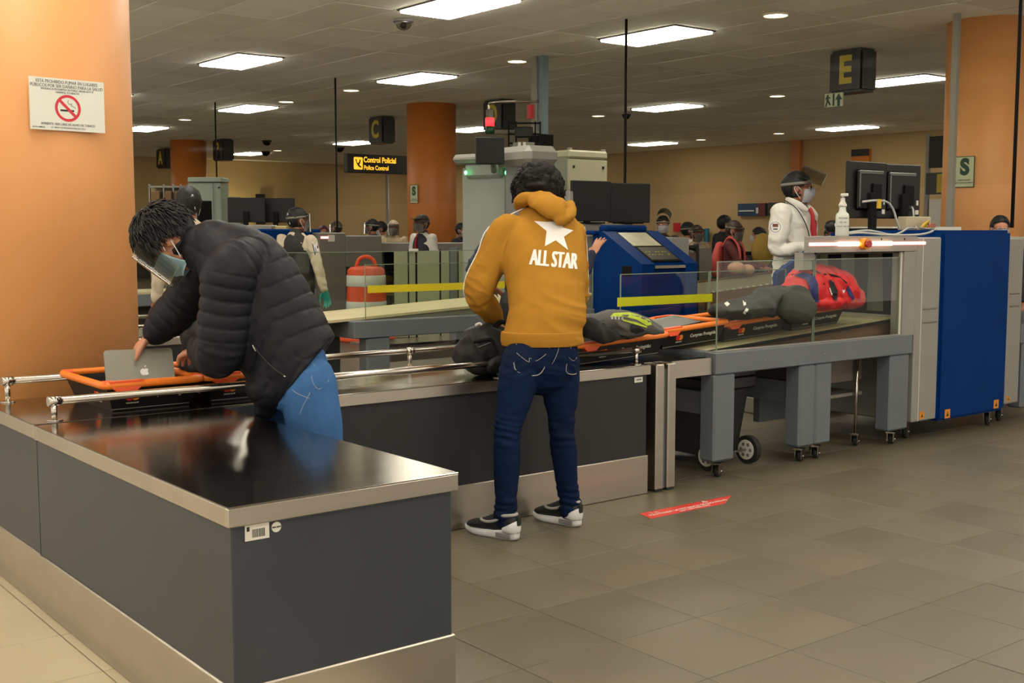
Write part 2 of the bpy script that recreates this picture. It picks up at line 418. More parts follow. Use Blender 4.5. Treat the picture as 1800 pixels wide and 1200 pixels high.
x, y = DL[0]
t0 = thing('downlight', DN[0], 'ceiling light', (x, y, CZ-.01), 'round downlights in the tiled ceiling')
part('disc', EMD, t0, lambda b: cyl(b, (x, y, CZ-.004), (x, y, CZ-.001), .115, 24))
part('trim_ring', LOUV, t0, lambda b: loft(b, [(x+.125*math.cos(a*math.pi/6), y+.125*math.sin(a*math.pi/6), CZ-.004, .013, .008) for a in range(13)], seg=6, n=2, cap=False))
for (x1, y1), l in zip(DL[1:], DN[1:]): dup(t0, (x1-x, y1-y, 0), l)

# orange columns
def column(x, y, r, label, m=COLOR):
    t = thing('round_column', label, 'column', (x, y, 0)); part('shaft', m, t, lambda b: cyl(b, (x, y, 0), (x, y, CZ+.01), r, 72)); return t
NC = (1.66, 5.84, .5)
column(*NC, 'broad orange round column at the left edge with the no-smoking sign')
column(11.58, 16.95, .42, 'orange round column behind the metal detector arch, S sign low on it', COLOR2)
column(11.60, 27.3, .42, 'small far orange column between the letter A and B signs', COLOR2)
cr = column(11.60, 6.72, .435, 'orange round column at the right edge with the S sign and pale conduit', COLOR)
p = at(1671, 300, 11.95)
part('conduit', GREYP, cr, (p.x-.02, p.x+.03, p.y-.04, p.y+.02, 0, CZ))
p = onpl(1390, 300, 0, 22.9); q = onpl(1406, 300, 0, 22.9)
tag(part('pilaster', COLOR2, None, (22.88, 22.99, q.y, p.y, 0, CZ)), 'narrow orange pilaster on the far wall behind the guard with the red tie', 'pilaster')

# thin joints and panes of the glass partition
def rod(y, label, z0=0.0):
    t = tag(part('partition_rod', BLACKM, None, lambda b: cyl(b, (8.5, y, z0), (8.5, y, CZ), .014, 8)), label, 'rod', 'dark rods of the glass partition'); return t
RODS = [(18.85, 'thin dark rod left of the letter B sign'), (14.83, 'thin dark rod behind the back of the guard in the dark vest'), (8.92, 'long thin dark rod right of the grey pole, above two monitors'), (4.70, 'thin dark rod in front of the right orange column')]
for y, l in RODS: rod(y, l, 0 if y != 4.7 else 1.42)
ys = [4.70, 8.92, 14.83, 18.85, 24.0]
for a, b in zip(ys, ys[1:]):
    nm = {4.70: 'from the right column to the long dark rod', 8.92: 'between the long dark rod and the rod behind the guard', 14.83: 'between the two left dark rods', 18.85: 'left of the leftmost dark rod'}[a]
    tag(part('partition_pane', PANEG, None, (8.497, 8.503, a+.012, b-.012, 1.75, CZ-.001)), 'clear glass pane reaching the ceiling, '+nm, 'glass pane')

# ceiling fittings
def dome(px, py, r, label, clear=False):
    p = onz(px, py, CZ); t = thing('dome_camera', label, 'camera', (p.x, p.y, CZ-.06))
    part('base', GREYP if clear else BLACK, t, lambda b: cyl(b, (p.x, p.y, CZ-.03), (p.x, p.y, CZ), r*1.15, 20))
    part('dome', MATS['face_shield_plastic'] if clear else SCREEN, t, lambda b: ell(b, (p.x, p.y, CZ-.03), (r, r, r*.9)))
    if clear: part('lens', BLACK, t, lambda b: ell(b, (p.x, p.y, CZ-.06), (r*.4, r*.4, r*.4)))
dome(709, 34, .09, 'clear dome camera on the ceiling below the big top light', True)
dome(1101, 201, .07, 'small black dome camera left of the long dark rod')
dome(597, 259, .11, 'small black dome camera beside the thin rod above the police sign')
dome(467, 266, .11, 'tiny black dome camera right of the far light panel at left')
dome(469, 247, .1, 'tiny black dome camera above the far left light panel')
# ------------------------------------------------------------------ hanging signs
SBLK = mat('sign_black', C(20, 17, 16), .4)
def letter_sign(ch, ya, yb, zb, lab, x=11.9, dep=.30, ht=.5, side=None, zoff=.0):
    t = thing('lane_sign', lab, 'sign', (x+dep/2, (ya+yb)/2, zb), 'black letter signs over the lanes')
    part('sign_box', SBLK, t, lambda b: box(b, x, x+dep, yb, ya, zb, zb+ht, .02))
    part('bracket', SBLK, t, (x+dep/2-.05, x+dep/2+.05, yb+.05, ya-.05, zb+ht, CZ))
    M = basis((x-.002, (ya+yb)/2+.02, zb+ht*.5), (0, -1, 0), (0, 0, 1))
    me = textmesh(ch, ht*.86, .001, sx=.85)
    me.transform(M); o = obj('letter', me, YEL_S, t)
    md = o.modifiers.new('s', 'SOLIDIFY'); md.thickness = .0; return t
def boldtext(ch, size, M, m, parent, nm='letter', off=.014, sx=.85):
    cu = bpy.data.curves.new('t', 'FONT'); cu.body = ch; cu.size = size; cu.align_x = 'CENTER'; cu.align_y = 'CENTER'; cu.extrude = .001; cu.offset = off
    o = bpy.data.objects.new('t', cu); COL.objects.link(o)
    me = bpy.data.meshes.new_from_object(o.evaluated_get(bpy.context.evaluated_depsgraph_get())); bpy.data.objects.remove(o)
    me.transform(Matrix.Diagonal((sx, 1, 1, 1))); me.transform(M); return obj(nm, me, m, parent)
def letter_sign(ch, ya, yb, zb, lab, x=11.9, dep=.30, ht=.5):
    t = thing('lane_sign', lab, 'sign', (x+dep/2, (ya+yb)/2, zb), 'black letter signs over the lanes')
    part('sign_box', SBLK, t, lambda b: box(b, x, x+dep, yb, ya, zb, zb+ht, .03, None, 2))
    M = basis((x-.002, (ya+yb)/2, zb+ht*.5), (0, -1, 0), (0, 0, 1))
    boldtext(ch, ht*.88, M, YEL_S, t, off=.016); return t
letter_sign('E', 8.98, 8.50, 3.03, 'black box sign with a yellow letter E hanging at the right')
letter_sign('D', 15.92, 15.38, 3.03, 'black box sign half hidden by the red signal lamp and pole arm')
letter_sign('C', 19.55, 19.04, 3.03, 'black box sign with a yellow letter C above the police sign')
letter_sign('B', 26.6, 26.05, 3.03, 'black box sign with a yellow letter B behind the left rod')
letter_sign('A', 30.1, 29.5, 3.0, 'black box sign with a letter A beside the near column')
p = onpl(1450, 160, 0, 11.9); q = onpl(1481, 186, 0, 11.9)
t = thing('exit_arrow_sign', 'small pale sign with running figure and arrow under the letter E', 'sign', (11.9, (p.y+q.y)/2, q.z))
part('plate', CREAM_S, t, (11.9, 11.92, q.y, p.y, q.z, 3.035))
part('border', GREEN_S, t, (11.896, 11.9, (p.y+q.y)/2-.012, (p.y+q.y)/2+.012, q.z+.01, 3.03))
M = basis((11.894, q.y+.055, (q.z+3.03)/2), (0, -1, 0), (0, 0, 1))
flat('arrow', [(-.018, -.075), (.018, -.075), (.018, .0), (.05, .0), (0, .075), (-.05, .0), (-.018, .0)], M, GREEN_S, t)
M = basis((11.894, p.y-.05, (q.z+3.03)/2), (0, -1, 0), (0, 0, 1))
flat('running_figure', [(-.04, -.07), (-.02, -.075), (.0, -.02), (.03, -.06), (.045, -.05), (.015, .0), (.01, .03), (.035, .02), (.04, .03), (.008, .05), (.01, .07), (-.012, .07), (-.02, .045), (-.04, .02), (-.03, .01), (-.015, .02), (-.018, -.01)], M, GREEN_S, t)
# police control sign
a = onpl(609, 269, 1, 21); b_ = onpl(718, 303, 1, 21); x0, x1, z0, z1 = a.x, b_.x+.1, 2.572, 2.95
t = thing('police_control_sign', 'lit black and yellow sign reading Control Policial left of the far column', 'sign', ((x0+x1)/2, 21, z0))
part('sign_box', SBLK, t, lambda b: box(b, x0, x1, 21, 21.12, z0, z1, .012))
zc = (z0+z1)/2; M = basis((x0+.27, 20.997, zc), (1, 0, 0), (0, 0, 1))
bm = new(); rr = .025; prism(bm, circ(rr, .08, .1, 6, 0, math.pi/2)+circ(rr, -.08, .1, 6, math.pi/2, math.pi)+circ(rr, -.08, -.1, 6, math.pi, 1.5*math.pi)+circ(rr, .08, -.1, 6, 1.5*math.pi, 2*math.pi), .002, M); obj('pictogram_plate', bm, YEL_E, t)
M2 = basis((x0+.27, 20.992, zc), (1, 0, 0), (0, 0, 1))
flat('pictogram_figures', [(-.07, .08), (-.04, .08), (-.035, .03), (-.01, .0), (.02, .03), (.03, .08), (.055, .08), (.05, .02), (.02, -.03), (.06, -.06), (.07, -.09), (.03, -.08), (-.01, -.05), (-.04, -.0)], M2, SBLK, t)
boldtext('Control Policial', .155, basis((x0+.79, 20.997, zc+.075), (1, 0, 0), (0, 0, 1)), YEL_E, t, 'lettering', .004, .8)
boldtext('Police Control', .125, basis((x0+.70, 20.997, zc-.085), (1, 0, 0), (0, 0, 1)), YEL_E, t, 'lettering', .003, .8)
part('post', GREYP, t, lambda b: cyl(b, (a.x+1.0, 21.06, 0), (a.x+1.0, 21.06, z0), .035, 12))
# plates on the columns
def on_col(px, py, c):
    r = ray(px, py); ex, ey = c[0], c[1]
    A = r.x**2+r.y**2; B = -2*(r.x*ex+r.y*ey); Cc = ex*ex+ey*ey-(c[2]+.006)**2
    tt = (-B-math.sqrt(B*B-4*A*Cc))/(2*A); p = V((0, 0, EYE))+r*tt; n = V((p.x-ex, p.y-ey, 0)).normalized(); return p, n
p, n = on_col(118, 185, NC); sx = V((-n.y, n.x, 0)); u = (V((0, 0, 1))-sx*.03).normalized()
t = thing('no_smoking_sign', 'white no-smoking sign with red circle on the near orange column', 'sign', (p.x, p.y, p.z-.12))
M = basis(p+n*.003, sx, u)
flat('plate', rect(-.168, .168, -.112, .112), M, WHITE_S, t, .004)
M = basis(p+n*.0075, sx, u)
me = bmesh.new()
R1, R0 = .058, .046; o1 = [me.verts.new(M@V((x, y, 0))) for x, y in circ(R1, 0, -.014, 40)]; o2 = [me.verts.new(M@V((x, y, 0))) for x, y in circ(R0, 0, -.014, 40)]
for i in range(40): me.faces.new((o1[i], o1[(i+1) % 40], o2[(i+1) % 40], o2[i]))
for a_ in ((-.036, .024), ):
    me.faces.new([me.verts.new(M@V((x, y-.014, .0003))) for x, y in ((-.040, .028), (-.031, .037), (.038, -.030), (.029, -.039))])
obj('prohibition_ring', me, RED, t)
M0 = basis(p+n*.0072, sx, u)
flat('cigarette', rect(-.034, .028, -.028, -.020), M0, INK, t, .0003)
bm = new(); pts = [M0@V(q) for q in ((.004, .022, 0), (.0, .012, 0), (.008, .004, 0), (.018, .008, 0), (.016, -.002, 0), (.028, -.006, 0), (.034, -.014, 0))]; tube(bm, pts, .0009, 5, 4); obj('smoke_line', bm, INK, t)
GRAYI = mat('grey_ink', C(96, 96, 100), .6)
for s_, yy, sz, sxx in (('ESTÁ PROHIBIDO FUMAR EN LUGARES', .096, .0195, .82), ('PÚBLICOS POR SER DAÑINO PARA LA SALUD', .078, .0195, .82), ('SMOKING IS PROHIBITED IN PUBLIC AREAS AS IT IS', .064, .0115, .9), ('HARMFUL TO HEALTH', .052, .0115, .9), ('AMBIENTE 100% LIBRE DE HUMO DE TABACO', -.085, .0145, .82), ('LEY 28705 Y SU MODIFICATORIA LEY 29517', -.100, .009, .9)):
    text(s_, sz, M0@Matrix.Translation((0, yy, 0)), GRAYI, t, sx=sxx)
text('DS 015-2008-SA', .008, M0@Matrix.Translation((-.132, -.101, 0)), INK, t)
def s_sign(px, py, c, wd, ht, lab):
    p, n = on_col(px, py, c); sx = V((-n.y, n.x, 0)); t = thing('safe_zone_sign', lab, 'sign', (p.x, p.y, p.z-ht/2))
    flat('backing', rect(-wd/2-.008, wd/2+.008, -ht/2-.008, ht/2+.008), basis(p, sx, (0, 0, 1)), GREEN_S, t, .003)
    flat('plate', rect(-wd/2, wd/2, -ht/2, ht/2), basis(p+n*.004, sx, (0, 0, 1)), CREAM_S, t, .002)
    boldtext('S', wd*1.12, basis(p+n*.0075+V((0, 0, ht*.145)), sx, (0, 0, 1)), GREEN_S, t, 'letter', .012, .92)
    for k, s_ in enumerate(('ZONA SEGURA', 'EN CASOS DE SISMOS')):
        text(s_, wd*.1, basis(p+n*.0075+V((0, 0, -ht*(.28+.09*k))), sx, (0, 0, 1)), GREEN_S, t)
s_sign(1696, 302, (11.60, 6.72, .435), .195, .30, 'pale sign with a green S on the right orange column')
s_sign(728, 341, (11.58, 16.95, .42), .17, .30, 'small pale sign with an S on the far orange column')
# signs and screens on the far walls
def wall_panel(nm, lab, cat, x0, y0, x1, y1, m, X=22.9, dep=.08):
    a = onpl(x0, y0, 0, X); b = onpl(x1, y1, 0, X); t = thing(nm, lab, cat, (X, (a.y+b.y)/2, b.z)); part('panel', m, t, (X, X+dep, b.y, a.y, b.z, a.z)); return t, a, b
POSTB = mat('poster_blue', C(24, 62, 96), .5, 0, .4, 1.5)
t, a, b = wall_panel('wall_poster', 'blue and red poster on the far wall left of the guard with the tie', 'poster', 1297, 358, 1345, 379, POSTB)
part('red_corner', mat('poster_red', C(110, 30, 36), .5), t, (22.89, 22.9, b.y, b.y+(a.y-b.y)*.25, b.z, a.z))
part('lettering', WHITE_S, t, lambda bb: [box(bb, 22.885, 22.89, b.y+(a.y-b.y)*.4, b.y+(a.y-b.y)*.95, b.z+.11, b.z+.14), box(bb, 22.885, 22.89, b.y+(a.y-b.y)*.24, b.y+(a.y-b.y)*.32, b.z+.06, b.z+.2)])
t, a, b = wall_panel('wall_screen', 'dark landscape poster behind the shoulder of the guard with the tie', 'poster', 1351, 356, 1386, 379, mat('poster_olive', C(60, 58, 30), .5, 0, .4, 2))
t, a, b = wall_panel('hanging_notice', 'orange and black notice above the twin monitors at the right', 'sign', 1497, 263, 1527, 290, mat('notice_orange', C(206, 122, 28), .5))
part('black_band', SBLK, t, (22.89, 22.9, b.y, a.y, a.z-(a.z-b.z)*.42, a.z))
t, a, b = wall_panel('wall_television', 'black television beside the right orange column', 'television', 1634, 240, 1656, 294, SCREEN, 14)
t, a, b = wall_panel('lit_wayfinding_sign', 'dark sign with a yellow end beside the right orange column', 'sign', 1628, 304, 1656, 341, SBLK, 14)
part('side_frame', GREYP, t, (14.05, 14.10, a.y, a.y+.05, 0, 2.66))
part('yellow_panel', YEL_S, t, (13.99, 14.0, b.y, b.y+(a.y-b.y)*.32, b.z+.02, a.z-.02))
tag(part('white_board', WHITEP, None, (14.05, 14.1, onpl(1656, 345, 0, 14).y, onpl(1630, 345, 0, 14).y, 0, 1.81)), 'pale board below the dark sign beside the right column', 'board')
tag(part('extinguisher_sign', RED, None, (22.84, 22.899, onpl(1196, 400, 0, 22.9).y, onpl(1186, 400, 0, 22.9).y, 1.36, 1.60)), 'small red sign between far people right of the blue console', 'sign')
tag(part('wall_banner', mat('banner_teal', C(20, 110, 140), .5), None, (22.84, 22.899, onpl(1247, 400, 0, 22.9).y, onpl(1240, 400, 0, 22.9).y, 1.1, 1.45)), 'small teal banner left of the far man in black', 'banner')
# dark skirting band at the foot of the far walls
DK = mat('dark_wainscot', C(44, 32, 26), .6)
bm = new(); box(bm, -5, 22.9, 33.9, 33.99, 0, .95); o = struct('baseboard_back', bm, DK)
bm = new(); box(bm, 22.9, 22.99, -5, 33.9, 0, .7); o = struct('baseboard_right', bm, DK)
# ------------------------------------------------------------------ steel counters
def counter(t, x0, x1, y0, y1, top=.695, lam=LAM, ov=.012, inset=.015):
    part('worktop', TOP, t, lambda b: box(b, x0, x1, y0, y1, top-.004, top, .0015))
    def band(b):
        box(b, x0, x1, y0, y0+.012, top-.055, top-.0035, .003); box(b, x0, x1, y1-.012, y1, top-.055, top-.0035, .003)
        box(b, x0, x0+.012, y0+.012, y1-.012, top-.055, top-.0035, .003); box(b, x1-.012, x1, y0+.012, y1-.012, top-.055, top-.0035, .003)
    part('edge_band', STEEL, t, band)
    part('side_panel', lam, t, lambda b: box(b, x0+inset, x1-inset, y0+inset, y1-inset, .2, top-.005, .004))
    part('kick_plate', STEEL, t, lambda b: box(b, x0+inset-.008, x1-inset+.008, y0+inset-.008, y1-inset+.008, .0, .208, .004))
nc = thing('steel_counter', 'near steel-topped counter with dark grey laminate sides, nearest corner of the photo', 'counter', (1.62, 3.6, 0))
counter(nc, 1.26, 1.985, 2.775, 4.40)
M = basis((1.345, 2.7885, .617), (1, 0, 0), (0, 0, 1))
lb = flat('barcode_label', rect(-.033, .036, -.021, .021), M, WHITEP, nc, .0012)
bm = new()
x = -.012
for i in range(14):
    w_ = random.choice((.0008, .0014, .002)); prism(bm, rect(x, x+w_, -.014, .008), .0004, M@Matrix.Translation((0, 0, .0012))); x += w_+.0012
prism(bm, rect(-.028, -.02, .004, .016), .0004, M@Matrix.Translation((0, 0, .0012)))
obj('bar_code', bm, INK, lb)
rs = flat('round_label', circ(.014, 0, 0, 24), basis((1.402, 2.7885, .621), (1, 0, 0), (0, 0, 1)), WHITEP, nc, .0012)
text('REG 2019', .006, basis((1.402, 2.7862, .621), (1, 0, 0), (0, 0, 1)), INK, rs)
part('panel_filler', LAM, nc, (1.2755, 1.96, 4.36, 4.4385, .2, .64)); part('kick_filler', STEEL, nc, (1.268, 1.95, 4.37, 4.4365, 0, .207)); part('band_filler', STEEL, nc, (1.261, 1.27, 4.39, 4.424, .641, .6915))
lc = thing('steel_counter', 'long steel counter with tube rails where both men unpack trays', 'counter', (2.9, 4.77, 0))
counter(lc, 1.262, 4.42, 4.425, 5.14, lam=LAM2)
part('end_panel', LAM, lc, (1.2745, 1.28, 4.4415, 5.12, .206, .64))
lab_ = flat('small_label', rect(-.03, .03, -.014, .014), basis((4.34, 4.438, .618), (1, 0, 0), (0, 0, 1)), WHITEP, lc, .0012)
text('LAP 07', .012, basis((4.34, 4.4355, .618), (1, 0, 0), (0, 0, 1)), INK, lab_)
def rail(y, x0, x1, posts, z=.768, par=None, lab='', r=.0155):
    t = thing('guard_rail', lab, 'rail', ((x0+x1)/2, y, .695))
    part('tube', CHROME, t, lambda b: cyl(b, (x0, y, z), (x1, y, z), r, 18))
    for px_ in posts:
        def ps(b):
            cyl(b, (px_, y, .695), (px_, y, z-r*.4), .011, 14); cyl(b, (px_, y, .695), (px_, y, .699), .03, 18)
        part('post', CHROME, t, ps)
        part('collar', CHROME, t, lambda b: cyl(b, (px_-.022, y, z), (px_+.022, y, z), r+.0035, 18))
    return t
rail(4.475, 1.335, 4.375, [1.352, 3.44, 4.357], lab='front steel tube rail on the long counter, nearest the standing men')
rail(5.085, 1.335, 4.375, [1.352, 3.33, 4.357], z=.782, lab='back steel tube rail on the long counter, against the orange column side')
# double steel post and short bridging table
t = thing('steel_posts', 'pair of upright brushed steel posts at the end of the long counter', 'post', (4.53, 4.47, 0))
for xa in (4.455, 4.545): part('post', STEEL, t, lambda b: box(b, xa, xa+.062, 4.418, 4.50, .012, .69, .006))
part('spacer', FRAME, t, (4.515, 4.548, 4.44, 4.49, .012, .66))
for xa in (4.455, 4.545): part('foot', RUBBER, t, (xa+.006, xa+.056, 4.425, 4.49, 0, .014))
t = thing('transfer_table', 'short steel transfer table between the long counter and the scanner belt', 'table', (4.72, 4.86, .0))
part('top', TOP, t, (4.44, 4.925, 4.50, 5.22, .690, .695)); part('side_band', STEEL, t, (4.61, 4.925, 4.455, 4.468, .60, .694)); part('side_band', STEEL, t, (4.44, 4.925, 5.22, 5.233, .60, .694))
part('underframe', BLACKM, t, (4.46, 4.92, 4.47, 5.22, .60, .689)); part('leg', STEEL, t, (4.47, 4.51, 5.18, 5.22, 0, .6)); part('leg', STEEL, t, (4.86, 4.9, 5.18, 5.22, 0, .6))
# red floor strip
t = thing('floor_marking', 'red distance-keeping strip stuck on the floor by the steel posts', 'floor sticker', (4.36, 4.09, 0))
part('vinyl', REDF, t, lambda b: prism(b, [(4.03, 4.025), (4.56, 4.02), (4.72, 4.12), (4.06, 4.135)], .0012))
text('1 m', .036, basis((4.13, 4.103, .0014), (1, 0, 0), (0, 1, 0)), WHITE_S, t)
text('MANTENGA LA DISTANCIA DE SEGURIDAD', .034, basis((4.35, 4.07, .0014), (1, .0, 0), (0, 1, 0)), WHITE_S, t, sx=.85)
text('KEEP YOUR DISTANCE', .022, basis((4.36, 4.043, .0014), (1, 0, 0), (0, 1, 0)), WHITE_S, t)
flat('arrow', [(-.02, -.01), (.02, -.01), (0, .02)], basis((4.5, 4.108, .0014), (1, 0, 0), (0, 1, 0)), WHITE_S, t, .0006)
# ------------------------------------------------------------------ casters
def caster(par, x, y, ztop=.085, r=.032, yaw=0.4, small=False):
    M = Matrix.Translation((x, y, 0))@Matrix.Rotation(yaw, 4, 'Z')
    def fork(b):
        box(b, -.03, .03, -.03, .03, ztop-.008, ztop, 0, M); box(b, -.02, .03, -.022, -.017, r*.7, ztop-.006, 0, M); box(b, -.02, .03, .017, .022, r*.7, ztop-.006, 0, M)
        cyl(b, M@V((.02, -.026, r)), M@V((.02, .026, r)), .006, 8)
    f = part('caster_fork', CHROME, par, fork)
    part('caster_wheel', RUBBER, f, lambda b: cyl(b, M@V((.02, -.013, r)), M@V((.02, .013, r)), r, 20))
    return f
def boxleg(t, x0, x1, y0, y1, z0=.10, z1=.598, m=FRAME): return part('leg', m, t, lambda b: box(b, x0, x1, y0, y1, z0, z1, .012))
# ------------------------------------------------------------------ scanner lane E: infeed
ec = thing('scanner_infeed_table', 'blue-grey framed belt table with glass sides carrying four trays into the scanner', 'conveyor', (5.9, 4.9, 0))
YF = 4.43
part('front_beam', FRAME, ec, lambda b: box(b, 4.935, 6.83, YF, YF+.10, .597, .722, .006))
part('back_beam', FRAME, ec, lambda b: box(b, 4.935, 6.83, 5.28, 5.36, .597, .722, .006))
part('end_beam', FRAME, ec, lambda b: box(b, 4.935, 5.0, YF+.10, 5.28, .597, .722, .004))
part('top_trim', GREYP, ec, lambda b: box(b, 4.95, 6.82, YF+.01, YF+.05, .722, .730, .002))
for x0, x1 in ((4.93, 5.105), (5.68, 5.83), (5.835, 5.99), (6.6, 6.81)):
    l = boxleg(ec, x0, x1, YF+.005, YF+.12); caster(l, (x0+x1)/2, YF+.06)
    l = boxleg(ec, x0, x1, 5.25, 5.36); caster(l, (x0+x1)/2, 5.3)
for x in (4.98, 5.735): part('cross_beam', FRAME, ec, (x, x+.05, YF+.12, 5.25, .355, .485))
part('beam_bolt', CHROME, ec, lambda b: [cyl(b, (x, YF-.003, .655), (x, YF+.001, .655), .005, 8) for x in (5.35, 5.62, 5.9, 6.35)])
zb = lambda x: .722+(x-5.0)*.0555
def belt(b):
    prism(b, [(4.97, zb(4.97)), (6.93, zb(6.93)), (6.93, zb(6.93)-.02), (4.97, zb(4.97)-.02)], .70, Matrix(((1, 0, 0, 0), (0, 0, -1, 5.26), (0, 1, 0, 0), (0, 0, 0, 1))))
part('belt', CREAM, ec, belt)
part('belt_side', BROWNP, ec, lambda b: prism(b, [(4.97, zb(4.97)-.021), (6.93, zb(6.93)-.021), (6.93, .60), (4.97, .60)], .66, Matrix(((1, 0, 0, 0), (0, 0, -1, 5.24), (0, 1, 0, 0), (0, 0, 0, 1)))))
part('belt_edge_strip', BLACKM, ec, lambda b: prism(b, [(4.97, zb(4.97)-.001), (6.93, zb(6.93)-.001), (6.93, zb(6.93)-.02), (4.97, zb(4.97)-.02)], .012, Matrix(((1, 0, 0, 0), (0, 0, -1, 4.56), (0, 1, 0, 0), (0, 0, 0, 1)))))
def pane(t, x0, x1, y, z0, z1, m=GLASS, edge=EDGE, nm='glass_pane'):
    g = part(nm, m, t, (x0, x1, y-.003, y+.003, z0, z1))
    part('pane_edge', edge, g, (x0-.003, x0+.002, y-.0035, y+.0035, z0, z1), (x1-.002, x1+.003, y-.0035, y+.0035, z0, z1), (x0, x1, y-.0035, y+.0035, z1-.002, z1+.003)); return g
pane(ec, 4.965, 5.815, YF+.03, .725, 1.226); pane(ec, 5.83, 6.70, YF+.03, .725, 1.226)
g = pane(ec, 5.06, 5.86, 5.34, .725, 1.128)
pane(ec, 5.875, 6.65, 5.34, .725, 1.128)
a = onpl(1085, 523, 1, 5.334); b_ = onpl(1085, 539, 1, 5.334); c_ = onpl(1252, 516, 1, 5.334); d_ = onpl(1252, 530, 1, 5.334)
tag(part('barrier_tape', LTAPE, None, lambda b: prism(b, [(a.x, b_.z), (c_.x, d_.z), (c_.x, c_.z), (a.x, a.z)], .0015, Matrix(((1, 0, 0, 0), (0, 0, -1, 5.334), (0, 1, 0, 0), (0, 0, 0, 1))))), 'lime yellow tape stuck across the glass in front of the blue console', 'tape')
# under-belt drive box and thin steel poles
part('drive_box', mat('dull_brown_metal', C(96, 84, 74), .5, 0, .1, 5), ec, (6.08, 6.55, 4.62, 5.2, .43, .59))
part('drive_tray', GREYD, ec, (6.08, 6.56, 4.62, 5.2, .33, .35)); part('lower_panel', FRAME, ec, (6.05, 6.6, 5.05, 5.1, .14, .32))
for x in (6.035, 6.47):
    l = part('steel_pole', CHROME, ec, lambda b: cyl(b, (x, 4.6, .08), (x, 4.6, .6), .011, 10)); caster(l, x, 4.6, .085, .03)
# ------------------------------------------------------------------ scanner E
xm = thing('xray_scanner', 'blue and grey baggage x-ray scanner at the right with a glowing red strip', 'scanner', (7.3, 4.9, 0))
part('hood_beam', GREYP, xm, lambda b: prism(b, [(5.72, YF), (6.845, YF), (6.845, 5.27), (5.72, 4.46)], .094, Matrix.Translation((0, 0, 1.268))))
part('hood_stub', GREYP, xm, (5.722, 5.828, YF+.036, YF+.10, 1.165, 1.268))
part('tunnel_pillar', GREYP, xm, lambda b: box(b, 6.715, 6.845, YF+.002, YF+.10, .715, 1.268, .006)); part('tunnel_pillar', GREYP, xm, lambda b: box(b, 6.80, 6.846, 5.20, 5.27, .725, 1.268, .004))
part('pillar_gasket', WHITEP, xm, (6.70, 6.716, YF+.02, YF+.035, .73, 1.262))
part('grey_cladding', GREYP, xm, lambda b: box(b, 6.847, 7.128, YF, 5.27, .135, 1.355, .008))
for z in (.795, .885): part('handle_recess', GREYD, xm, lambda b: box(b, 6.93, 7.10, YF-.006, YF+.004, z-.006, z+.006, .003))
part('cladding_seam', WHITEP, xm, (6.912, 6.916, YF-.002, YF+.002, .14, 1.35))
part('blue_housing', BLUE, xm, lambda b: box(b, 7.13, 7.985, 4.415, 5.34, .115, 1.402, .02, None, 2))
part('blue_side_guard', BLUE, xm, lambda b: prism(b, [(6.6, 1.10), (7.0, 1.285), (7.0, .80), (6.6, .80)], .04, Matrix(((1, 0, 0, 0), (0, 0, -1, 5.41), (0, 1, 0, 0), (0, 0, 0, 1)))))
part('exit_cladding', GREYP, xm, lambda b: box(b, 7.987, 8.19, YF, 5.5, .15, 1.345, .008))
for z in (.86, .95): part('handle_recess', GREYD, xm, lambda b: box(b, 8.02, 8.15, YF-.006, YF+.004, z-.006, z+.006, .003))
part('exit_hood', GREYP, xm, lambda b: box(b, 8.19, 9.3, YF, 5.36, 1.265, 1.35, .006)); part('exit_frame', FRAME, xm, lambda b: box(b, 8.2, 9.6, YF, 5.36, .58, .72, .006))
for x in (8.24, 9.3): l = boxleg(xm, x, x+.2, YF+.005, YF+.12, .1, .6)
part('signal_strip', mat('signal_strip_red', (1, .3, .26), .4, emit=2.6, ecol=(1, .30, .26)), xm, lambda b: box(b, 5.72, 6.93, YF-.012, YF, 1.308, 1.328, .005))
part('signal_strip_bright', mat('signal_strip_white', (1, .9, .7), .4, emit=5, ecol=(1, .86, .60)), xm, lambda b: box(b, 5.99, 6.55, YF-.0145, YF-.011, 1.306, 1.331, .003))
part('exit_signal', MATS['signal_strip_red'], xm, (8.24, 9.2, YF-.01, YF, 1.30, 1.325))
eb = part('emergency_button', mat('amber_plastic', C(236, 150, 18), .35), xm, lambda b: [cyl(b, (6.235, YF-.05, 1.318), (6.235, YF-.012, 1.318), .036, 24)])
part('button_cap', mat('button_red', C(170, 34, 24), .35), eb, lambda b: cyl(b, (6.222, YF-.075, 1.318), (6.228, YF-.045, 1.318), .022, 20, .02))
for x, m_ in ((6.18, GREYD), ): part('vent_hole', BLACKM, xm, lambda b: [cyl(b, (x_, YF-.002, 1.345), (x_, YF+.002, 1.345), .006, 10) for x_ in (6.45, 6.7)])
WARN = mat('warning_orange', C(226, 142, 20), .5)
for x, z, s_ in ((6.96, .175, .026), (7.24, .16, .032), (7.86, .17, .032), (8.05, .19, .02)):
    g = flat('warning_label', rect(-s_, s_, -s_*.95, s_*.95), basis((x, (4.414 if 7.13 < x < 7.98 else YF)-.0005, z), (1, 0, 0), (0, 0, 1)), WARN, xm)
    flat('warning_mark', [(-s_*.55, -s_*.5), (s_*.5, -s_*.5), (s_*.2, s_*.0), (s_*.05, s_*.6), (-s_*.15, .0)], basis((x, (4.414 if 7.13 < x < 7.98 else YF)-.0022, z), (1, 0, 0), (0, 0, 1)), INK, g, .0004)
for x, y in ((6.97, 4.56), (7.9, 4.5), (7.9, 5.3), (8.14, 4.55), (7.0, 5.3)): caster(xm, x, y, .14, .045, .3)
CURT = mat('lead_curtain', C(84, 86, 74), .5, 0, .25, 6)
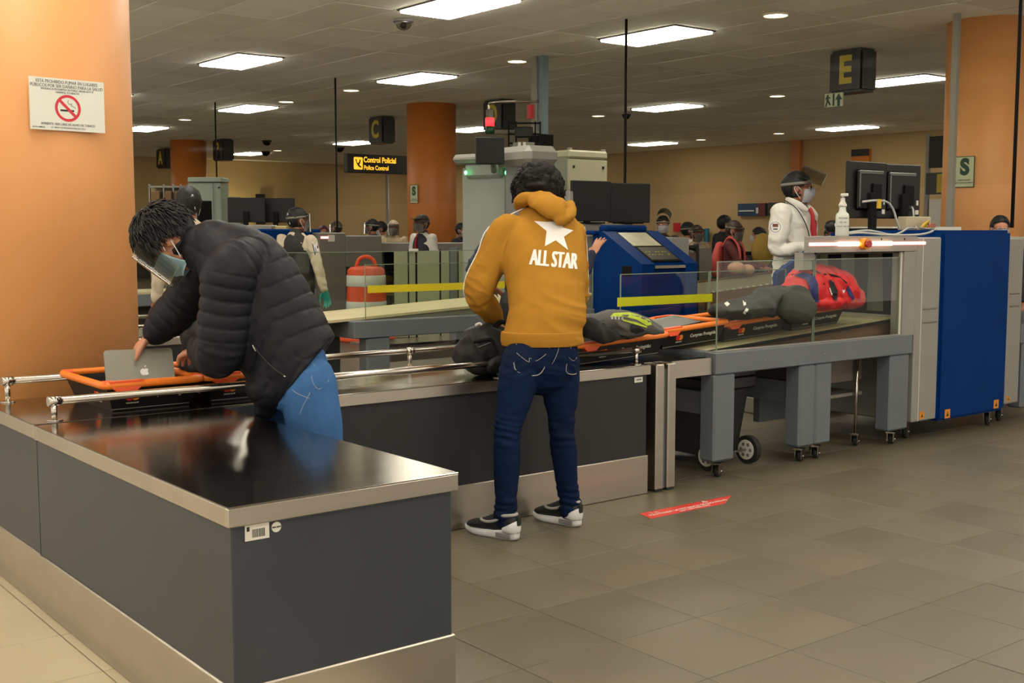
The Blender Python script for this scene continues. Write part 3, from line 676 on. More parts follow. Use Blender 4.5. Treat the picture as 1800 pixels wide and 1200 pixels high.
for i in range(6):
    y0 = 4.58+i*.11
    part('curtain_strip', CURT, xm, lambda b: prism(b, [(y0, 1.25), (y0+.105, 1.25), (y0+.09+.02*math.sin(i*2.1), .86), (y0-.02+.02*math.cos(i*1.7), .86)], .006, Matrix(((0, 0, 1, 6.86-.02*(i % 2)), (1, 0, 0, 0), (0, 1, 0, 0), (0, 0, 0, 1)))))
part('tunnel_lining', BLACKM, xm, (6.846, 6.85, 4.52, 5.28, .84, 1.26))
part('hood_lining', mat('dark_olive_lining', C(52, 48, 36), .6, 0, .2, 4), xm, lambda b: prism(b, [(5.85, 4.47), (6.84, 4.47), (6.84, 5.25), (5.85, 4.54)], .012, Matrix.Translation((0, 0, 1.2555))))
rl = part('end_roller', mat('teal_black', C(26, 44, 40), .4), ec, lambda b: cyl(b, (6.62, 4.5, .66), (6.62, 4.56, .66), .055, 20))
# items on the scanner
p = V((6.275, 4.60, 1.362))
t = thing('pump_bottle', 'white pump bottle standing on the scanner hood beside the guard', 'bottle', p)
def lathe(b, c, prof, seg=24):
    rings = [[b.verts.new((c[0]+r*math.cos(2*math.pi*k/seg), c[1]+r*math.sin(2*math.pi*k/seg), c[2]+z)) for k in range(seg)] for r, z in prof]
    for A, B in zip(rings, rings[1:]):
        for k in range(seg): b.faces.new((A[k], A[(k+1) % seg], B[(k+1) % seg], B[k])).smooth = True
    b.faces.new(rings[0][::-1]); b.faces.new(rings[-1])
part('bottle_body', mat('frosted_white', C(214, 218, 206), .35), t, lambda b: lathe(b, p, [(.038, 0), (.042, .006), (.042, .125), (.038, .142), (.023, .155), (.021, .175), (.021, .19)]))
part('collar', WHITEP, t, lambda b: lathe(b, p, [(.026, .188), (.026, .2), (.020, .21), (.015, .222), (.013, .24)]))
part('pump_head', WHITEP, t, lambda b: [cyl(b, p+V((0, 0, .238)), p+V((0, 0, .262)), .006, 10), box(b, p.x-.012, p.x+.012, p.y-.035, p.y+.012, p.z+.252, p.z+.27, .004)])
for k, s_ in enumerate(('ALCOHOL', 'GEL 70%', 'CONT. 500 ML')): text(s_, .0125, basis(p+V((-.031, -.029, .115-.026*k)), (RT.x, RT.y, 0), (0, 0, 1)), GRAYI, t)
# twin monitors, box and cables on scanner E
def monitor(cx, cy, z0, w_, h, yaw, lab, back=True, foot=True, tilt=0, rise=.10, det=True):
    t = thing('monitor', lab, 'monitor', (cx, cy, z0)); M = Matrix.Translation((cx, cy, z0))@Matrix.Rotation(yaw, 4, 'Z')   # local -y = viewer side, screen at +y
    T = M@Matrix.Translation((0, 0, rise+h/2))@Matrix.Rotation(tilt, 4, 'X')
    part('casing', BLACK, t, lambda b: box(b, -w_/2, w_/2, -.02, .02, -h/2, h/2, .006, T))
    part('screen', SCREEN, t, lambda b: box(b, -w_/2+.012, w_/2-.012, .0205, .0215, -h/2+.014, h/2-.014, 0, T))
    if det:
        sh = part('rear_shell', BLACK, t, lambda b: box(b, -w_*.36, w_*.36, -.05, -.018, -h*.36, h*.36, .02, T, 3))
        part('rear_highlight', mat('painted_highlight_grey', C(70, 72, 66), .25), sh, lambda b: [box(b, -w_*.34, w_*.3, -.054, -.049, h*.28, h*.34, .004, T), box(b, -w_*.34, -w_*.30, -.054, -.049, -h*.3, h*.28, .004, T)])  # lighter bars are a highlight painted onto the rear shell
        part('mount_plate', BLACKM, t, lambda b: box(b, .0, .10, -.07, -.05, -h*.25, h*.12, .006, T))
        part('rear_sticker', WHITEP, t, lambda b: [box(b, w_*.38, w_*.45, -.023, -.02, -h*.25, -h*.16, 0, T), box(b, w_*.38, w_*.46, -.023, -.02, -h*.42, -h*.34, 0, T)])
    if foot:
        part('stand_neck', BLACKM, t, lambda b: box(b, -.035, .035, -.075, -.045, .01, rise+h*.45, .004, M))
        part('stand_foot', BLACKM, t, lambda b: box(b, -.12, .12, -.12, .08, 0, .014, .004, M))
    return t
mz = 1.405
a = at(1530, 400, 8.75); b_ = at(1600, 400, 9.05)
monitor(7.25, 5.12, 1.402, .44, .40, 0, 'left monitor of the pair on the scanner seen from behind', rise=.085)
monitor(7.72, 5.17, 1.402, .44, .40, -.12, 'right monitor of the pair on the scanner seen from behind', rise=.085)
t = thing('junction_box', 'beige box with a tangle of wires between the monitor feet', 'box', (7.62, 4.98, 1.402))
part('case', mat('beige_plastic', C(196, 184, 152), .5), t, lambda b: box(b, 7.50, 7.80, 4.94, 5.02, 1.402, 1.50, .004))
YW = mat('yellow_wire', C(214, 176, 40), .5); PW = mat('pink_wire', C(216, 120, 100), .5)
part('yellow_wires', YW, t, lambda b: [tube(b, [(7.60+.02*k, 4.9, 1.415), (7.66, 4.9-.01*k, 1.455+.006*k), (7.74, 4.92, 1.44), (7.78+.01*k, 4.9, 1.41)], .005, 6, 5) for k in range(4)])
part('pink_wires', PW, t, lambda b: [tube(b, [(7.66, 4.9, 1.41), (7.72, 4.88, 1.43+.01*k), (7.80, 4.9, 1.42+.01*k)], .004, 6, 5) for k in range(3)])
CAB = mat('grey_cable', C(176, 176, 168), .5)
tag(part('cable', CAB, None, lambda b: tube(b, [(6.42, 4.72, 1.37), (6.55, 4.66, 1.385), (6.70, 4.58, 1.372), (6.88, 4.52, 1.37), (7.05, 4.5, 1.38), (7.25, 4.55, 1.41), (7.45, 4.75, 1.412), (7.6, 4.9, 1.42)], .007, 8, 8)), 'lower grey cable looping from the bottle to the wire tangle', 'cable')
tag(part('cable', CAB, None, lambda b: tube(b, [(6.48, 4.80, 1.37), (6.70, 4.72, 1.40), (6.95, 4.68, 1.372), (7.15, 4.7, 1.415), (7.40, 4.8, 1.415), (7.58, 4.93, 1.43)], .007, 8, 8)), 'upper grey cable looping from the bottle to the wire tangle', 'cable')
cb = tag(part('cable', CAB, None, lambda b: tube(b, [(7.10, 5.04, 1.60), (7.2, 5.0, 1.61), (7.32, 4.99, 1.60), (7.38, 4.98, 1.55), (7.40, 4.96, 1.47), (7.42, 4.95, 1.415)], .008, 8, 8)), 'grey cable with yellow tag arching behind the left monitor', 'cable')
part('yellow_tag', YW, cb, (7.21, 7.245, 4.985, 5.0, 1.555, 1.62))
tag(part('cable', CAB, None, lambda b: tube(b, [(7.72, 5.05, 1.57), (7.66, 5.0, 1.55), (7.65, 4.98, 1.47), (7.66, 4.95, 1.42)], .007, 8, 8)), 'short grey cable hanging behind the right monitor', 'cable')
t = thing('desk_clutter', 'small black device with white knobs under the left monitor', 'device', (7.1, 5.3, 1.402))
part('case', BLACK, t, lambda b: ell(b, (7.05, 5.25, 1.43), (.07, .05, .045))); part('knob', WHITEP, t, lambda b: [ell(b, (7.02, 5.2, 1.44), (.01, .01, .014)), ell(b, (7.09, 5.2, 1.425), (.01, .01, .014))])
p = at(1640, 402, 9.3)
tag(part('white_ledge', WHITEP, None, (p.x-.1, p.x+.9, p.y+.3, p.y+.7, 0, 1.43)), 'white-topped ledge behind the scanner left of the right orange column', 'ledge')
# ------------------------------------------------------------------ trays
def tray(x, y, z, L, Wd, lab, tilt=0, yaw=0, h=.108, grp='black trays with orange rims', front=True, M=None):
    t = thing('security_tray', lab, 'tray', (x, y, z), grp)
    M = Matrix.Translation((x, y, z))@Matrix.Rotation(yaw, 4, 'Z')@Matrix.Rotation(-tilt, 4, 'Y')
    i0 = .045
    def q(a, b_, zz): return [(a, a, zz), (L-a, a, zz), (L-a, Wd-a, zz), (a, Wd-a, zz)]
    def body(b):
        O0 = [b.verts.new(M@V(p)) for p in q(i0, 0, .0)]; O1 = [b.verts.new(M@V(p)) for p in q(.012, 0, h-.008)]
        I1 = [b.verts.new(M@V(p)) for p in q(.020, 0, h-.008)]; I0 = [b.verts.new(M@V(p)) for p in q(i0+.008, 0, .006)]
        b.faces.new(O0[::-1]); b.faces.new(I0)
        for A, B in ((O0, O1), (O1, I1), (I1, I0)):
            for k in range(4): b.faces.new((A[k], A[(k+1) % 4], B[(k+1) % 4], B[k]))
    bd = part('tray_body', TRAYB, t, body)
    part('base_line', GREYD, bd, lambda b: [box(b, i0-.002, L-i0+.002, i0-.004, i0-.001, .006, .009, 0, M)])
    def path(r=.03):
        P = []
        for cx, cy, a0 in ((L-r, r, -90), (L-r, Wd-r, 0), (r, Wd-r, 90), (r, r, 180)):
            for k in range(5):
                a = math.radians(a0+k*22.5); P.append((cx+r*math.cos(a), cy+r*math.sin(a)))
        return P
    def rim(b):
        P = path(); Q = []
        for k, p in enumerate(P):
            n = P[(k+1) % len(P)]; Q.append(p); d = math.dist(p, n)
            if d > .06:
                for j in range(1, 4): Q.append((p[0]+(n[0]-p[0])*j/4, p[1]+(n[1]-p[1])*j/4))
        loft(b, [(*(M@V((p[0], p[1], h))), .0155, .0145) for p in Q], side=M.to_3x3()@V((0, 0, 1)), seg=10, n=1, cap=False, closed=True)
    rm = part('tray_rim', ORANGE, t, rim)
    def grip(b, cx, cy, a):
        R = M@Matrix.Translation((cx, cy, h))@Matrix.Rotation(a, 4, 'Z')
        prism(b, [(-.07, .016), (.07, .016), (.055, -.012), (.03, -.032), (-.03, -.032), (-.055, -.012)], .030, R@Matrix(((1, 0, 0, 0), (0, 0, 1, -.018), (0, 1, 0, 0), (0, 0, 0, 1))))
    for cx, cy, a in ((.085, .006, 0), (L-.085, Wd-.006, math.pi)): part('grip', ORED, t, lambda b: grip(b, cx, cy, a))
    for cx, cy in ((.02, .02), (L-.02, .02), (L-.02, Wd-.02), (.02, Wd-.02)):
        part('corner_cap', ORED, t, lambda b: [box(b, cx-.024, cx+.024, cy-.024, cy+.024, h-.013, h+.0165, .008, M)])
    # lettering and paired discs on the two long sides
    for s_, (ox, oy, xv) in enumerate((((L*.5), i0-.012, (1, 0, 0)), (i0-.012, Wd*.5, (0, -1, 0)))):
        nrm = V((0, -1, 0)) if s_ == 0 else V((-1, 0, 0))
        up = (V((0, 0, 1))-nrm*(-.33)).normalized() if True else V((0, 0, 1))
        off = nrm*(-.0)+V((0, 0, .055))
        base = V((L*.30, .0, 0)) if s_ == 0 else V((0, Wd*.62, 0))
        slant = (i0+( .012-i0)*(.055/(h-.008)))-.0015
        c0 = (V((L*.30, slant, .055)) if s_ == 0 else V((slant, Wd*.30, .055)))
        BM = M@basis(c0, xv, (0, 0, 1) if False else (V((0, 0, 1))+nrm*.33))
        r_ = .017
        flat('red_disc', circ(r_, -.012, 0, 24), BM, MC_R, bd, .0006); flat('orange_disc', circ(r_, .012, 0, 24), BM@Matrix.Translation((0, 0, -.0004)), MC_O, bd, .0006)
        text('mastercard', .011, BM@Matrix.Translation((0, -.026, 0)), WHITEP, bd, shear=0)
        if s_ == 0 and front:
            c1 = V((L*.66, slant, .055)); BM = M@basis(c1, xv, V((0, 0, 1))+nrm*.33)
            text('Compras Protegidas', min(.030, L*.058), BM, WHITEP, bd, shear=.15, sx=.9)
    return t
ti = math.atan(.0555)
tray(1.555, 4.515, .695, .40, .52, 'tray with the laptop on the counter left end', 0)
tray(1.965, 4.515, .695, .40, .52, 'tray holding a black backpack beside the bending man')
tray(4.02, 4.55, .697, .66, .46, 'tray heaped with a grey and lime jacket beside the man in mustard', .04)
tray(4.70, 4.62, zb(4.70)+.027, .55, .46, 'tray holding a dark laptop, before the first glass pane', ti)
tray(5.26, 4.66, zb(5.26)+.003, .60, .46, 'tray heaped with a dark coat and white tags behind the glass', ti)
tray(5.885, 4.66, zb(5.885)+.003, .55, .46, 'tray carrying the red and navy backpack into the scanner', ti)
# ------------------------------------------------------------------ lane D: belt table, glass, console
YD = 7.55
dt = thing('scanner_infeed_table', 'second belt table with yellow tape on its glass, behind the mustard hoodie', 'conveyor', (5.6, 8.0, 0))
part('front_beam', FRAME, dt, lambda b: box(b, 4.46, 6.85, YD, YD+.10, .60, .73, .006)); part('back_beam', FRAME, dt, lambda b: box(b, 4.46, 6.85, 8.36, 8.44, .60, .73, .006))
part('end_beam', FRAME, dt, (4.46, 4.52, YD+.1, 8.36, .60, .73))
for x0, x1 in ((4.57, 4.78), (6.0, 6.2)):
    for ya in (YD+.01, 8.31): l = boxleg(dt, x0, x1, ya, ya+.12, .1, .6); caster(l, (x0+x1)/2, ya+.06)
zd = lambda x: .75+(x-4.5)*.045
part('belt', CREAM, dt, lambda b: prism(b, [(4.3, zd(4.3)), (6.9, zd(6.9)), (6.9, zd(6.9)-.02), (4.3, zd(4.3)-.02)], .70, Matrix(((1, 0, 0, 0), (0, 0, -1, 8.33), (0, 1, 0, 0), (0, 0, 0, 1)))))
part('belt_side', GREYD, dt, lambda b: prism(b, [(4.48, zd(4.48)-.021), (6.9, zd(6.9)-.021), (6.9, .62), (4.48, .62)], .68, Matrix(((1, 0, 0, 0), (0, 0, -1, 8.32), (0, 1, 0, 0), (0, 0, 0, 1)))))
pane(dt, 4.575, 6.35, YD+.03, .735, 1.146, GLASSG); pane(dt, 4.3, 6.2, 8.40, .735, 1.225, GLASSG); pane(dt, 6.37, 6.85, YD+.03, .735, 1.146, GLASSG)
a = onpl(646, 502, 1, YD+.024); b_ = onpl(646, 515, 1, YD+.024); c_ = onpl(892, 494, 1, YD+.024); d_ = onpl(892, 506, 1, YD+.024)
tag(part('barrier_tape', YTAPE, None, lambda b: prism(b, [(a.x, b_.z), (c_.x, d_.z), (c_.x, c_.z), (a.x, a.z)], .0015, Matrix(((1, 0, 0, 0), (0, 0, -1, YD+.024), (0, 1, 0, 0), (0, 0, 0, 1))))), 'bright yellow tape across the glass in front of the orange barrel', 'tape')
# transfer table and long counter of lane D, seen left of the belt
t = thing('transfer_table', 'brown-topped transfer table left of the second belt table', 'table', (4.0, 8.0, 0))
part('top', mat('tan_roller_top', C(150, 136, 96), .5, 0, .06, 5), t, (3.55, 4.28, 7.66, 8.36, .70, .735)); part('side_band', GREYD, t, (3.56, 4.27, 7.67, 8.35, .58, .70))
part('leg', FRAME, t, (3.6, 3.66, 7.7, 7.76, 0, .58)); part('leg', FRAME, t, (4.18, 4.24, 7.7, 7.76, 0, .58)); part('leg', FRAME, t, (3.6, 3.66, 8.25, 8.31, 0, .58)); part('leg', FRAME, t, (4.18, 4.24, 8.25, 8.31, 0, .58))
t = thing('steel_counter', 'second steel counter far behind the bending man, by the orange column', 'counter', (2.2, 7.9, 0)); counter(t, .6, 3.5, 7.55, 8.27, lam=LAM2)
rail(7.60, .7, 3.45, [.75, 3.4], par=None, lab='front tube rail of the far counter between column and bending man')
rail(8.20, .7, 3.45, [.75, 3.4], z=.79, lab='back tube rail of the far counter between column and bending man')
p = onz(658, 607, .45)
t = thing('steel_bench', 'low steel bench seen under the second belt table', 'bench', (p.x+1.0, p.y+.3, 0))
part('top', TOP, t, (p.x, p.x+1.3, p.y, p.y+.4, .43, .45)); part('front_panel', STEEL, t, (p.x, p.x+1.3, p.y, p.y+.02, .30, .43)); 
for x in (.1, 1.1): part('leg', GREYD, t, (p.x+x, p.x+x+.06, p.y+.05, p.y+.35, 0, .43))
# scanner D: sloped blue console
xd = thing('xray_scanner', 'blue sloped scanner console with inspection screen right of the mustard hoodie', 'scanner', (7.5, 8.1, 0))
YZ = lambda x: Matrix(((0, 0, 1, x), (1, 0, 0, 0), (0, 1, 0, 0), (0, 0, 0, 1)))
def cons(y0=7.55, yt=8.07, yb=8.2): return [(y0, .12), (yb, .12), (yb, 1.395), (yt, 1.395), (y0, 1.10)]
CX = 7.41
part('console_body', BLUE, xd, lambda b: prism(b, cons(7.59, 8.10), .50, YZ(CX+.1)))
for x in (CX, CX+.56): part('console_cheek', BLUE, xd, lambda b: prism(b, cons(), .16, YZ(x)))
part('rear_grey_body', GREYP, xd, lambda b: box(b, CX+.01, CX+.71, 8.2, 8.95, .13, 1.37, .01)); part('grey_side_cladding', GREYP, xd, lambda b: box(b, CX-.06, CX+.01, 8.22, 8.95, .13, 1.345, .006))
sl = math.atan2(.295, .52); SM = lambda x, y: basis((x, y, 1.10+(y-7.55)*math.tan(sl)-.008), (1, 0, 0), (0, math.cos(sl), math.sin(sl)))
part('display_bezel', BLACKM, xd, lambda b: prism(b, rect(.0, .39, .02, .55), .006, SM(CX+.165, 7.58)))
part('document_sheet', mat('glossy_sheet', C(206, 202, 176), .2, 0, .12, 6), xd, lambda b: prism(b, rect(.0, .36, .29, .53), .004, SM(CX+.165, 7.58)@Matrix.Translation((0, 0, .007))))
part('keyboard', mat('keypad_dark', C(58, 56, 46), .4), xd, lambda b: prism(b, rect(.02, .37, .04, .26), .004, SM(CX+.165, 7.58)@Matrix.Translation((0, 0, .007))))
random.seed(3)
for r_ in range(2):
    for k in range(7):
        if random.random() < .8: part('key', mat('key_legend', C(170, 166, 70), .5), xd, lambda b: prism(b, rect(.05+k*.042, .05+k*.042+random.uniform(.01, .03), .12+r_*.05, .132+r_*.05), .002, SM(CX+.165, 7.58)@Matrix.Translation((0, 0, .011))))
part('screen_hood', BLUE, xd, lambda b: box(b, CX+.06, CX+.60, 8.08, 8.2, 1.385, 1.45, .02)); part('blue_top_edge', BLUE, xd, lambda b: box(b, CX-.06, CX+.74, 8.12, 8.24, 1.36, 1.40, .01))
part('front_lip', STEEL, xd, (CX+.165, CX+.555, 7.545, 7.59, 1.06, 1.085))
part('handle_slot', BLACKM, xd, lambda b: box(b, CX-.004, CX+.002, 7.68, 7.80, .99, 1.08, .002))
part('rear_grey_cladding', GREYP, xd, lambda b: box(b, CX+.73, CX+.98, 7.9, 8.8, .15, 1.335, .01))
p = at(1080, 400, 11.4)
t = thing('monitor_plinth', 'pale box under the two monitors above the blue console', 'box', (p.x, p.y, 1.37)); part('case', GREYP, t, lambda b: box(b, p.x-.38, p.x+.32, 8.42, 8.75, 1.371, 1.465, .006))
pm = at(1038, 400, 11.35)
monitor(pm.x, pm.y, 1.466, .465, .385, math.pi-.08, 'left black monitor of the pair beside the hoodie man', rise=.02, det=False)
pm = at(1106, 400, 11.65)
monitor(pm.x, pm.y, 1.466, .475, .385, math.pi-.16, 'right black monitor of the pair above the blue console', rise=.01, det=False)
# outfeed rollers, dark frame and posts right of the console
t = thing('roller_outfeed', 'inclined roller conveyor with brown side leading away right of the blue console', 'conveyor', (10, 8.3, 0))
a = onpl(1237, 512, 1, 7.75); b_ = onpl(1395, 480, 1, 9.0)
x0, z0, x1, z1 = 8.45, .80, 11.2, .97
part('side_board', BROWNP, t, lambda b: prism(b, [(x0, z0), (x1, z1), (x1, z1-.16), (x0, z0-.16)], .03, Matrix(((1, 0, 0, 0), (0, 0, -1, 7.75), (0, 1, 0, 0), (0, 0, 0, 1)))))
part('far_board', BROWNP, t, lambda b: prism(b, [(x0, z0), (x1, z1), (x1, z1-.16), (x0, z0-.16)], .03, Matrix(((1, 0, 0, 0), (0, 0, -1, 8.75), (0, 1, 0, 0), (0, 0, 0, 1)))))
part('bed', mat('olive_belt', C(120, 112, 84), .6, 0, .1, 6), t, lambda b: prism(b, [(x0, z0-.02), (x1, z1-.02), (x1, z1-.05), (x0, z0-.05)], .96, Matrix(((1, 0, 0, 0), (0, 0, -1, 8.72), (0, 1, 0, 0), (0, 0, 0, 1)))))
part('wheel_row', WHITEP, t, lambda b: [box(b, x0+.1+i*.1, x0+.12+i*.1, 7.735, 7.76, z0+(z1-z0)*(i*.1+.1)/(x1-x0)-.005, z0+(z1-z0)*(i*.1+.1)/(x1-x0)+.012) for i in range(26)])
for x in (x0+.1, x1-.15):
    for y in (7.72, 8.7): part('leg', GREYD, t, (x, x+.06, y, y+.05, 0, .68))
t = thing('trolley_frame', 'black tubular frame with dark panel behind the blue console', 'frame', (9.2, 9.0, 0))
p = at(1225, 430, 13.1); q = at(1196, 430, 13.1)
part('tube', BLACK, t, lambda b: tube(b, [(p.x, p.y, 0), (p.x, p.y, 1.15), (p.x-.02, p.y+.02, 1.2), (p.x-.1, p.y+.08, 1.215), (q.x-.35, q.y+.28, 1.22)], .028, 10, 6)); part('panel', mat('maroon_panel', C(92, 62, 50), .5), t, lambda b: prism(b, rect(-.02, .42, .3, 1.16), .02, basis((q.x-.2, q.y+.15, 0), RT, (0, 0, 1))))
p = at(1240, 470, 13.6); tag(part('grey_pillar_box', GREYD, None, (p.x-.1, p.x+.16, p.y+.05, p.y+.27, 0, 1.2)), 'narrow grey box beside the black tubular frame', 'box')
# ------------------------------------------------------------------ metal detector arch, signal lamps, pole, cabinet
ar = thing('metal_detector_arch', 'pale grey walk-through metal detector with green lights', 'metal detector', (7.6, 9.75, 0))
a0 = at(817, 300, 12.3); a1 = at(893, 300, 12.0)
def wall_seg(b, p, q, th, z0, z1, bev=.01):
    d = (V((q.x, q.y, 0))-V((p.x, p.y, 0))); L = d.length; M = basis((p.x, p.y, 0), d, (0, 0, 1)); box(b, 0, L, z0, z1, -th/2, th/2, bev, M)
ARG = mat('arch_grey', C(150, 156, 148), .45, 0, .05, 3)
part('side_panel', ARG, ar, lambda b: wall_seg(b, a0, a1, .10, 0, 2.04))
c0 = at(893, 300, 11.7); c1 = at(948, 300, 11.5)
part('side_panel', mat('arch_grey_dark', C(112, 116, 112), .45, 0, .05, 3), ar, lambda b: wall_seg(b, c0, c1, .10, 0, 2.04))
part('cap', GREYP, ar, lambda b: wall_seg(b, at(811, 300, 12.3), at(905, 300, 11.9), .34, 2.08, 2.17, .035)); part('cap', GREYP, ar, lambda b: wall_seg(b, at(893, 300, 11.9), at(957, 300, 11.4), .40, 2.02, 2.21, .06))
part('header', ARG, ar, lambda b: wall_seg(b, at(825, 300, 12.25), at(890, 300, 12.0), .2, 1.93, 2.09, .03))
LED = mat('green_led', (.1, 1, .3), .4, emit=8, ecol=(.08, 1, .3))
for px in (819, 890): 
    p = at(px, 304, 12.16-(px-819)*.004); part('status_light', LED, ar, lambda b: ell(b, p-FW*.06, (.015, .015, .02)))
p = at(951, 98, 14.8)
sp = thing('service_pole', 'tall grey square pole from the ceiling down to the arch', 'pole', (p.x, p.y, 2.2))
part('channel', mat('blue_grey_channel', C(112, 132, 142), .4), sp, (p.x-.03, p.x+.06, p.y-.07, p.y+.03, 2.18, CZ)); part('light_channel', GREYP, sp, (p.x-.06, p.x-.0, p.y+.03, p.y+.12, 2.5, CZ-.0))
part('bracket', BLACKM, sp, (p.x-.10, p.x+.12, p.y-.10, p.y+.12, 2.38, 2.58)); part('red_horn', RED, sp, (p.x-.10, p.x-.04, p.y+.07, p.y+.15, 2.78, 2.95))
c = at(925, 245, 14.5); 
part('bracket_arm', GREYD, sp, lambda b: [cyl(b, at(948, 235, 14.7), at(868, 232, 14.4), .03, 8)])
part('signal_arm', CHROME, sp, lambda b: tube(b, [tuple(at(950, 178, 14.8)), tuple(at(905, 179, 14.6)), tuple(at(866, 180, 14.4)), tuple(at(860, 184, 14.4)), tuple(at(860, 195, 14.4))], .015, 8, 5))
q = at(861, 225, 14.4)
sg = part('signal_lamp', GREYD, sp, lambda b: cyl(b, q, q+V((0, 0, .22)), .045, 14))
part('red_lens', mat('red_lens', (1, .05, .06), .4, emit=1.1, ecol=(1, .04, .06)), sg, lambda b: cyl(b, q+V((0, 0, .02)), q+V((0, 0, .12)), .056, 14)); part('green_lens', mat('green_lens', C(10, 70, 40), .3), sg, lambda b: cyl(b, q-V((0, 0, .07)), q+V((0, 0, .02)), .052, 14))
eq = thing('equipment_rack', 'open black rack of gear under the signal lamp pole', 'rack', (c.x, c.y, 2.36))
def rk(b):
    M = basis(at(922, 245, 14.3), RT, (0, 0, 1))
    for x in (-.19, -.10, .13, .19): box(b, x-.009, x+.009, -.24, .22, -.1, -.08, 0, M)
    for y in (-.22, -.04, .07, .2): box(b, -.19, .19, y-.01, y+.01, -.1, -.08, 0, M)
part('rack_frame', BLACKM, eq, rk)
part('gear_box', GREYD, eq, lambda b: box(b, -.14, .12, -.16, -.04, -.06, .12, .01, basis(at(922, 245, 14.3), RT, (0, 0, 1)))); part('gear_box', BLACK, eq, lambda b: box(b, -.12, .1, .02, .14, -.06, .12, .01, basis(at(922, 245, 14.3), RT, (0, 0, 1))))
part('white_plugs', WHITEP, eq, lambda b: [box(b, x, x+.035, -.10, -.04, .12, .13, 0, basis(at(922, 245, 14.3)-FW*.0, RT, (0, 0, 1))) for x in (-.08, -.02)])
m = at(861, 265, 11.4); t = thing('tilted_monitor', 'black tilted monitor on an arm above the metal detector', 'monitor', m)
M = basis(m, (RT+FW*.25), V((0, 0, 1))-RT*.16)
part('casing', BLACK, t, lambda b: box(b, -.14, .14, -.128, .128, -.018, .018, .006, M)); part('screen', SCREEN, t, lambda b: box(b, -.13, .13, -.118, .118, .018, .020, 0, M)); part('arm', GREYD, t, lambda b: tube(b, [at(864, 262, 11.46), at(872, 268, 11.6), at(876, 280, 11.85)], .02, 8, 4))
part('stand', GREYD, t, lambda b: cyl(b, at(866, 280, 11.5), at(868, 300, 11.9), .03, 8))
t = thing('tall_cabinet', 'tall pale grey cabinet behind the twin monitors right of the arch', 'cabinet', at(1015, 405, 13.5))
p = at(1000, 265, 13.2); x0, y0 = p.x, p.y
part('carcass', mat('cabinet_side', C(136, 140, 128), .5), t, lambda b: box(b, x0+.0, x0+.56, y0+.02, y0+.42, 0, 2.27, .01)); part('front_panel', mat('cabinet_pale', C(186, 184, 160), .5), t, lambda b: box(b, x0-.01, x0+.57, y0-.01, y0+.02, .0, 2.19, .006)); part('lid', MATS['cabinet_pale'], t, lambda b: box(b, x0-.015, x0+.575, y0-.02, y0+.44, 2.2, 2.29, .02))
for x in (.06, .5): part('lock', BLACK, t, (x0+x-.01, x0+x+.01, y0-.022, y0-.01, 2.09, 2.12))
for x in (.03, .53): part('lid_peg', GREYP, t, (x0+x-.02, x0+x+.02, y0+.0, y0+.04, 2.29, 2.315))
p = at(968, 300, 13.0); tag(part('grey_case', GREYP, None, lambda b: box(b, p.x-.25, p.x+.12, p.y-.1, p.y+.3, 0, 1.93, .03)), 'grey case between the arch and the tall cabinet, partly behind the curly hair', 'case')
# ------------------------------------------------------------------ barrel
p = onz(645, 598, 0)
bt = thing('traffic_drum', 'orange and white traffic drum with handle behind the yellow-taped glass', 'traffic drum', (p.x, p.y+.0, 0))
OB = mat('drum_orange', C(232, 84, 34), .5, 0, .06, 5); OW = mat('drum_white_band', C(214, 220, 212), .4, 0, .04, 5)
P0 = V((p.x, p.y, 0))
part('base_ring', OB, bt, lambda b: lathe(b, P0, [(.37, 0), (.38, .02), (.36, .06), (.28, .09)], 32))
part('drum_body', OB, bt, lambda b: lathe(b, P0, [(.27, .08), (.255, .28), (.262, .30), (.25, .58), (.246, .62), (.24, .82), (.235, .90), (.20, .935), (.1, .95)], 40))
part('reflective_band', OW, bt, lambda b: lathe(b, P0, [(.2585, .375), (.261, .38), (.257, .50), (.2535, .505)], 40)); part('reflective_band', OW, bt, lambda b: lathe(b, P0, [(.25, .695), (.2525, .70), (.248, .83), (.244, .835)], 40))
part('handle', OB, bt, lambda b: tube(b, [P0+RT*-.13+V((0, 0, .92)), P0+RT*-.09+V((0, 0, 1.03)), P0+RT*0+V((0, 0, 1.07)), P0+RT*.09+V((0, 0, 1.03)), P0+RT*.13+V((0, 0, .92))], .024, 8, 5))
# ------------------------------------------------------------------ far lanes at the left
def facing_box(nm, px0, px1, d, z0, z1, depth, m, parent=None, ang=0, bev=.008, th=None):
    p = at(px0, 405, d); q = at(px1, 405, d); L = (q-p).length; M = basis((p.x, p.y, 0), RT*math.cos(ang)+FW*math.sin(ang), (0, 0, 1))
    return part(nm, m, parent, lambda b: box(b, 0, L, z0, z1, -depth, 0, bev, M))
t = thing('xray_scanner', 'far grey scanner with small red light behind the guard in the dark vest', 'scanner', at(590, 600, 16.6))
x0 = at(560, 405, 16.0); 
part('grey_cladding', GREYD, t, lambda b: box(b, x0.x, x0.x+.42, x0.y, x0.y+.9, .1, 1.37, .01)); part('hood', GREYD, t, lambda b: box(b, x0.x+.42, x0.x+1.0, x0.y, x0.y+.9, .9, 1.33, .01)); 
part('blue_console', BLUE, t, lambda b: box(b, x0.x-1.2, x0.x-.02, x0.y+.1, x0.y+1.0, .12, 1.42, .02))
p = at(582, 417, 15.9); part('signal_strip', MATS['signal_strip_red'], t, (p.x-.05, p.x+.06, x0.y-.012, x0.y, 1.29, 1.32)); part('signal_panel', WHITEP, t, (p.x+.06, p.x+.16, x0.y-.01, x0.y, 1.25, 1.34))
part('blue_console_left', BLUE, t, lambda b: box(b, at(452, 405, 17).x, at(452, 405, 17).x+.7, at(452, 405, 17).y-.6, at(452, 405, 17).y+.1, .12, 1.42, .02))
